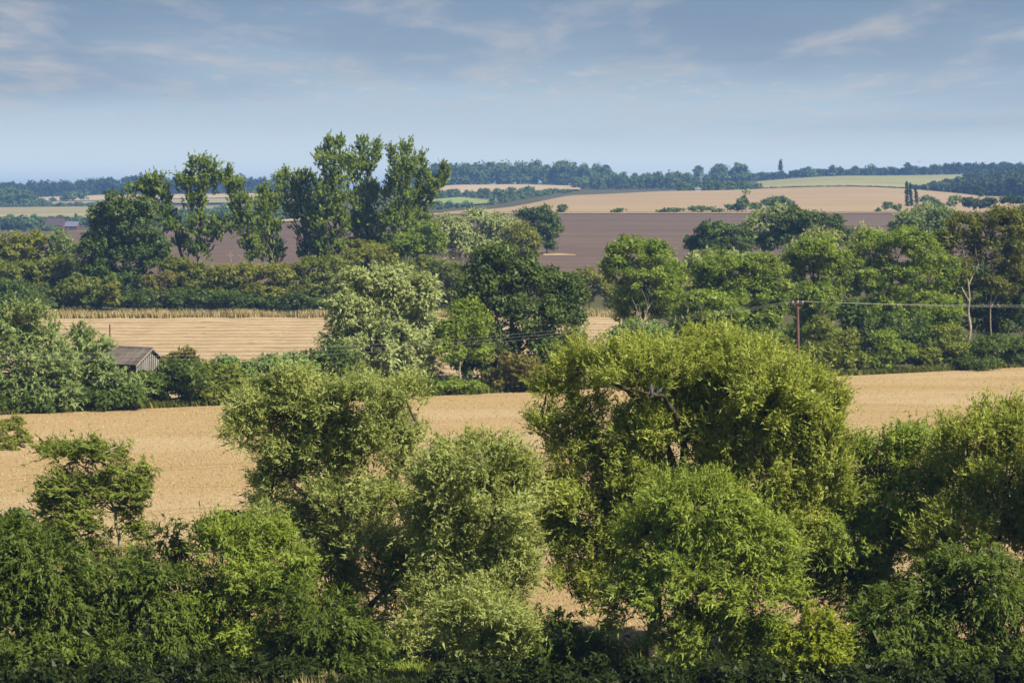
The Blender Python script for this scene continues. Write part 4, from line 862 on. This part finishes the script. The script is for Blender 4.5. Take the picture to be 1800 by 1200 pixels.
tree('willow', 'slim windblown willow with crooked pale trunk above the wheat', 'tree', 'wispy', 208, 98,
     [(135, 800, 48, 26), (100, 792, 34, 16), (165, 790, 36, 20), (200, 812, 50, 34), (250, 838, 36, 30), (262, 868, 26, 30), (118, 850, 44, 36), (165, 858, 50, 34), (222, 872, 44, 34), (240, 905, 34, 30),
      (118, 905, 46, 40), (160, 935, 50, 44), (112, 955, 44, 44), (165, 985, 60, 40), (255, 935, 26, 26), (245, 985, 36, 36), (150, 890, 40, 34), (92, 880, 30, 30)],
     [[(212, 1080), (206, 985), (209, 940), (203, 900), (185, 860), (158, 830), (115, 800)], [(203, 900), (226, 860), (246, 815)], [(190, 870), (200, 820), (206, 785)], [(208, 930), (232, 915), (272, 936)], [(206, 1000), (172, 975), (128, 962)]], 'barkpale', fw, tr=.11, gap=.4)
bush('dense leafy shrub filling the bottom corner below the slim willow', 'shrub', 50, 84, [(28, 960, 56, 48), (80, 1000, 76, 60), (20, 1060, 80, 84), (110, 1075, 76, 74), (40, 1150, 90, 66), (120, 1160, 60, 56)], group=fs)
bush('dark pointed shrub rising behind the corner shrub', 'darksh', 38, 96, [(33, 918, 24, 28), (12, 945, 36, 40), (62, 955, 24, 34), (30, 990, 60, 40)], group=fs, scale=.62, rcs=.6)
bush('spindly thin shrub beside the slim windblown willow', 'shrub', 308, 97, [(296, 945, 26, 30), (302, 990, 36, 36), (328, 975, 22, 30)], group=fs, lai=.7, gap=.4)
bush('low mid green shrub below the slim windblown willow', 'shrub', 220, 86, [(196, 1035, 84, 46), (268, 1038, 64, 52), (160, 1085, 64, 66), (250, 1105, 96, 66), (328, 1085, 54, 74), (200, 1165, 100, 56)], group=fs)
bush('bright drooping shrub against the fan shaped willow', 'willow2', 440, 87, [(388, 955, 54, 48), (450, 962, 64, 54), (500, 1000, 50, 54), (420, 1025, 84, 56), (480, 1068, 74, 66), (380, 1088, 64, 66), (440, 1140, 90, 52)], group=fs)
bush('dark thin shrub sticking up behind the bright drooping shrub', 'darksh', 385, 95, [(360, 930, 22, 24), (398, 915, 28, 24), (430, 920, 24, 24), (390, 955, 50, 34)], group=fs, scale=.6, rcs=.6, lai=.8)
bush('shadowed shrub under the trunk of the fan shaped willow', 'shrub', 570, 85.5, [(560, 1085, 64, 60), (610, 1145, 76, 46), (525, 1155, 60, 46), (570, 1180, 90, 40)], group=fs)
bush('thin see-through shrub between the fan willow and the rounded willow', 'greywillow', 720, 88, [(722, 1105, 36, 40), (740, 1060, 28, 34), (700, 1140, 40, 30)], group=fs, lai=.6, gap=.4)
bush('low dark shrub between the rounded willow and the largest trunk', 'shrub', 1000, 86, [(975, 1115, 52, 44), (1035, 1140, 56, 40), (1000, 1175, 80, 36)], group=fs, lai=.9)
tree('willow', 'medium willow with ragged top beside the largest willow', 'tree', 'willow2', 1540, 93,
     [(1560, 795, 54, 44), (1498, 808, 54, 44), (1620, 785, 54, 42), (1500, 875, 76, 62), (1590, 875, 84, 66), (1480, 945, 84, 54), (1580, 965, 84, 56), (1448, 1000, 60, 50), (1540, 1030, 80, 50), (1420, 930, 50, 50), (1420, 1045, 54, 44), (1500, 1015, 70, 56), (1620, 935, 56, 60), (1570, 1070, 80, 44)],
     [[(1540, 1150), (1532, 1050), (1500, 960), (1505, 880), (1500, 800)], [(1532, 1050), (1570, 960), (1590, 880), (1615, 800)], [(1520, 1010), (1470, 960), (1440, 930)]], group=fw, tr=.2, gap=.45)
tree('willow', 'willow with upright thin trunk at the end of the near row', 'tree', 'willow', 1690, 90,
     [(1742, 752, 52, 42), (1690, 785, 48, 44), (1792, 765, 56, 52), (1680, 855, 74, 62), (1770, 850, 84, 72), (1825, 900, 76, 86), (1700, 925, 74, 54), (1640, 955, 46, 46), (1780, 955, 76, 60)],
     [[(1640, 1160), (1652, 1010), (1684, 915), (1690, 840), (1700, 770)], [(1760, 1140), (1755, 970), (1770, 860), (1790, 780)], [(1684, 915), (1640, 880), (1610, 850)]], group=fw, tr=.17, gap=.4)
bush('large shadowy shrub at the bottom under the end willow', 'shrub', 1690, 83, [(1700, 995, 70, 38), (1640, 1035, 64, 50), (1742, 1025, 64, 54), (1590, 1085, 74, 54), (1690, 1095, 104, 66), (1790, 1075, 66, 84), (1540, 1118, 56, 56), (1640, 1155, 116, 52), (1775, 1165, 80, 60)], group=fs)
bush('small yellow green bush beside the bright leafy willow', 'yellow', 1430, 82, [(1430, 1108, 48, 34), (1400, 1138, 40, 34), (1462, 1138, 38, 38), (1430, 1165, 60, 34)], group=fs)

tree('willow', 'added willow ending the near row, mostly unseen past the picture edge', 'tree', 'willow', 1900, 87,  # added willow, mostly out of view, shades the lower corner
     [(1880, 760, 60, 50), (1950, 740, 70, 60), (1850, 840, 50, 60), (1920, 860, 90, 90), (2000, 820, 70, 90), (1900, 980, 90, 90), (1990, 980, 90, 90), (1860, 1090, 60, 70), (1950, 1100, 90, 70)], None, group=fw, tr=.22, scale=1.25)
# bank vegetation
n = 30000; px = rng.uniform(-80, 1880, n); Y = rng.uniform(77, 95, n); X = (px - 900) / F * Y
m3 = foliage('shade-darkened bank grass', (.014, .020, .005), (.042, .050, .014), (.20, .15, .07)); M['bank'] = m3  # bank shade is put into the grass colour
tufts('bank_grass', np.stack([X, Y, gz(X, Y) - .05], -1), .42, .035, .5, m3, 'rough grass covering the near bank, coloured dark for shade')
n = 1600; px = rng.normal(692, 26, n); Y = rng.uniform(84, 88, n); X = (px - 900) / F * Y
tufts('nettle_patch', np.stack([X, Y, gz(X, Y) - .05], -1), .42, .05, .7, M['willow2'], 'sunlit fresh green nettle patch at the foot of the fan willow')
n = 900; px = rng.normal(520, 42, n); Y = rng.uniform(79.5, 83, n); X = (px - 900) / F * Y
tufts('seeding_grass', np.stack([X, Y, gz(X, Y) - .05], -1), .62, .018, .35, M['drygrass'], 'dry seeding grass stalks at the bottom edge of the bank')

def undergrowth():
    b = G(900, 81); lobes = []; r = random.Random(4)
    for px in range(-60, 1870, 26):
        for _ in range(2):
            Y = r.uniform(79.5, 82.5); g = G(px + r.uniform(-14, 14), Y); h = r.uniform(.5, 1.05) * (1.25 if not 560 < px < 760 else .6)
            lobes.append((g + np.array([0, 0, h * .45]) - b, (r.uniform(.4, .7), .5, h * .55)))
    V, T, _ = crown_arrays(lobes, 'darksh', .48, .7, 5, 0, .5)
    o = link('shade_undergrowth', quads_mesh('shade_undergrowth', V, T), M['under'], None, b); tag(o, 'low tangle of undergrowth along the bank bottom, shade put into its colour', None, None, 'stuff')
M['under'] = foliage('shade-darkened undergrowth leaves', (.010, .016, .005), (.030, .042, .012))  # near-black leaf colour stands in for shade along the bank bottom
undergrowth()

# ================================================================== BIRDS
M['bird'] = plain('dark plumage', (.012, .013, .018), (.035, .037, .045), 20, .6)
M['birdgrey'] = plain('grey plumage', (.045, .05, .062), (.09, .10, .12), 20, .7)
M['birdwhite'] = plain('white plumage', (.6, .6, .6), (.8, .8, .8), 20, .7)
def body_mesh(name, prof, k=10):
    """profile rings (x, z, r) -> smooth closed body along x"""
    V = []; Fq = []
    for x, z, r in prof:
        for i in range(k):
            a = 2 * math.pi * i / k; V.append((x, math.cos(a) * r, z + math.sin(a) * r))
    for j in range(len(prof) - 1):
        for i in range(k): Fq.append((j * k + i, j * k + (i + 1) % k, (j + 1) * k + (i + 1) % k, (j + 1) * k + i))
    Fq.append(tuple(range(k))[::-1]); Fq.append(tuple(range((len(prof) - 1) * k, len(prof) * k)))
    me = bpy.data.meshes.new(name); me.from_pydata(V, [], Fq); me.polygons.foreach_set('use_smooth', np.ones(len(me.polygons), bool)); return me
def flying(label, px, py, Y, size, roll, yaw, white=False, up=.35):
    r = empty('bird', P(px, py, Y)); r.rotation_euler = (roll, 0, yaw); r.scale = (size,) * 3; tag(r, label, 'bird', 'flying birds')
    link('body', body_mesh('body', [(-.5, 0, .01), (-.42, 0, .03), (-.2, 0, .075), (.05, 0, .10), (.25, 0, .085), (.36, .02, .055), (.44, .03, .055), (.5, .03, .03), (.56, .02, .006)]), M['bird'], r)
    for s in (-1, 1):
        V = [(.22, s * .07, .04), (-.12, s * .07, .03), (.26, s * .4, .04 + up * .35), (-.10, s * .4, .03 + up * .3), (.05, s * .85, .03 + up * .75), (-.12, s * .8, .03 + up * .72)]
        V = V + [(a, b, c - .015) for a, b, c in V]
        Fq = [(0, 1, 3, 2), (2, 3, 5, 4), (6, 8, 9, 7), (8, 10, 11, 9), (0, 2, 8, 6), (2, 4, 10, 8), (1, 7, 9, 3), (3, 9, 11, 5), (4, 5, 11, 10)]
        poly('wing', V, Fq, M['birdwhite'] if white and s > 0 else M['bird'], r)
    poly('tail', [(-.42, -.05, 0), (-.42, .05, 0), (-.75, .12, 0), (-.75, -.12, 0), (-.42, -.05, .012), (-.42, .05, .012), (-.75, .12, .012), (-.75, -.12, .012)], BOXF, M['bird'], r)
flying('dark bird gliding low over the wheat above the corner shrub', 51, 882, 106, .26, math.radians(42), math.radians(58), False, .2)
flying('tiny dark bird soaring high in the open sky', 291, 168, 300, .42, math.radians(6), math.radians(88), False, .22)
flying('small bird with raised wings just above the far skyline', 1616, 285, 300, .42, math.radians(-12), math.radians(75), False, .8)
def perched(label, px, py, Y, yaw, pitch):
    r = empty('pigeon', P(px, py, Y)); r.rotation_euler = (0, pitch, yaw); tag(r, label, 'bird', 'pigeons on a limb of the largest willow')
    link('body', body_mesh('body', [(-.20, .0, .012), (-.14, .01, .035), (-.05, .02, .062), (.03, .03, .072), (.09, .05, .06), (.13, .085, .036), (.16, .115, .032), (.19, .115, .024), (.215, .108, .005)]), M['birdgrey'], r)
    for s in (-1, 1):
        V = [(.07, s * .066, .06), (.05, s * .072, .0), (-.12, s * .045, .03), (-.20, s * .02, .025), (-.1, s * .05, .0)]
        V = V + [(a, b + s * .012, c) for a, b, c in V]
        Fq = [(0, 1, 4, 2), (2, 4, 3), (5, 7, 9, 6), (7, 8, 9), (0, 5, 6, 1), (1, 6, 9, 4), (4, 9, 8, 3), (3, 8, 7, 2), (2, 7, 5, 0)]
        poly('wing', V, Fq, M['bird'], r)
        tb = Tubes(); tb.add([(.02, s * .025, -.02), (.02, s * .028, -.1)], .008, .007, 5, 1, False); link('leg', tb.mesh('leg'), M['barkgrey'], r)
    poly('tail', [(-.16, -.025, 0), (-.16, .025, 0), (-.30, .04, -.02), (-.30, -.04, -.02), (-.16, -.025, .012), (-.16, .025, .012), (-.30, .04, -.008), (-.30, -.04, -.008)], BOXF, M['bird'], r)
perched('upright pigeon perched in the gap of the largest willow', 1145, 686, 88.35, math.radians(100), math.radians(-50))
perched('hunched pigeon perched lower on the same willow limb', 1159, 690, 88.6, math.radians(20), math.radians(-25))

# ================================================================== HAZE
me = bpy.data.meshes.new('haze')
me.from_pydata(box_v(-7000, 7000, -450, 9300, -25, 60), [], BOXF)
m, nt, out = newmat('haze air')
pv = nt.nodes.new('ShaderNodeVolumePrincipled')
pv.inputs['Density'].default_value = 0.00017; pv.inputs['Color'].default_value = (.28, .52, 1.0, 1); pv.inputs['Anisotropy'].default_value = 0.1
pv.inputs['Density Attribute'].default_value = ''; pv.inputs['Temperature Attribute'].default_value = ''; pv.inputs['Color Attribute'].default_value = ''
nt.links.new(pv.outputs[0], out.inputs['Volume'])
o = link('haze', me, m); tag(o, kind='stuff')
print('TRIS', sum(len(o.data.polygons) * (2 if len(o.data.polygons[0].vertices) == 4 else 1) for o in S.objects if o.type == 'MESH'))
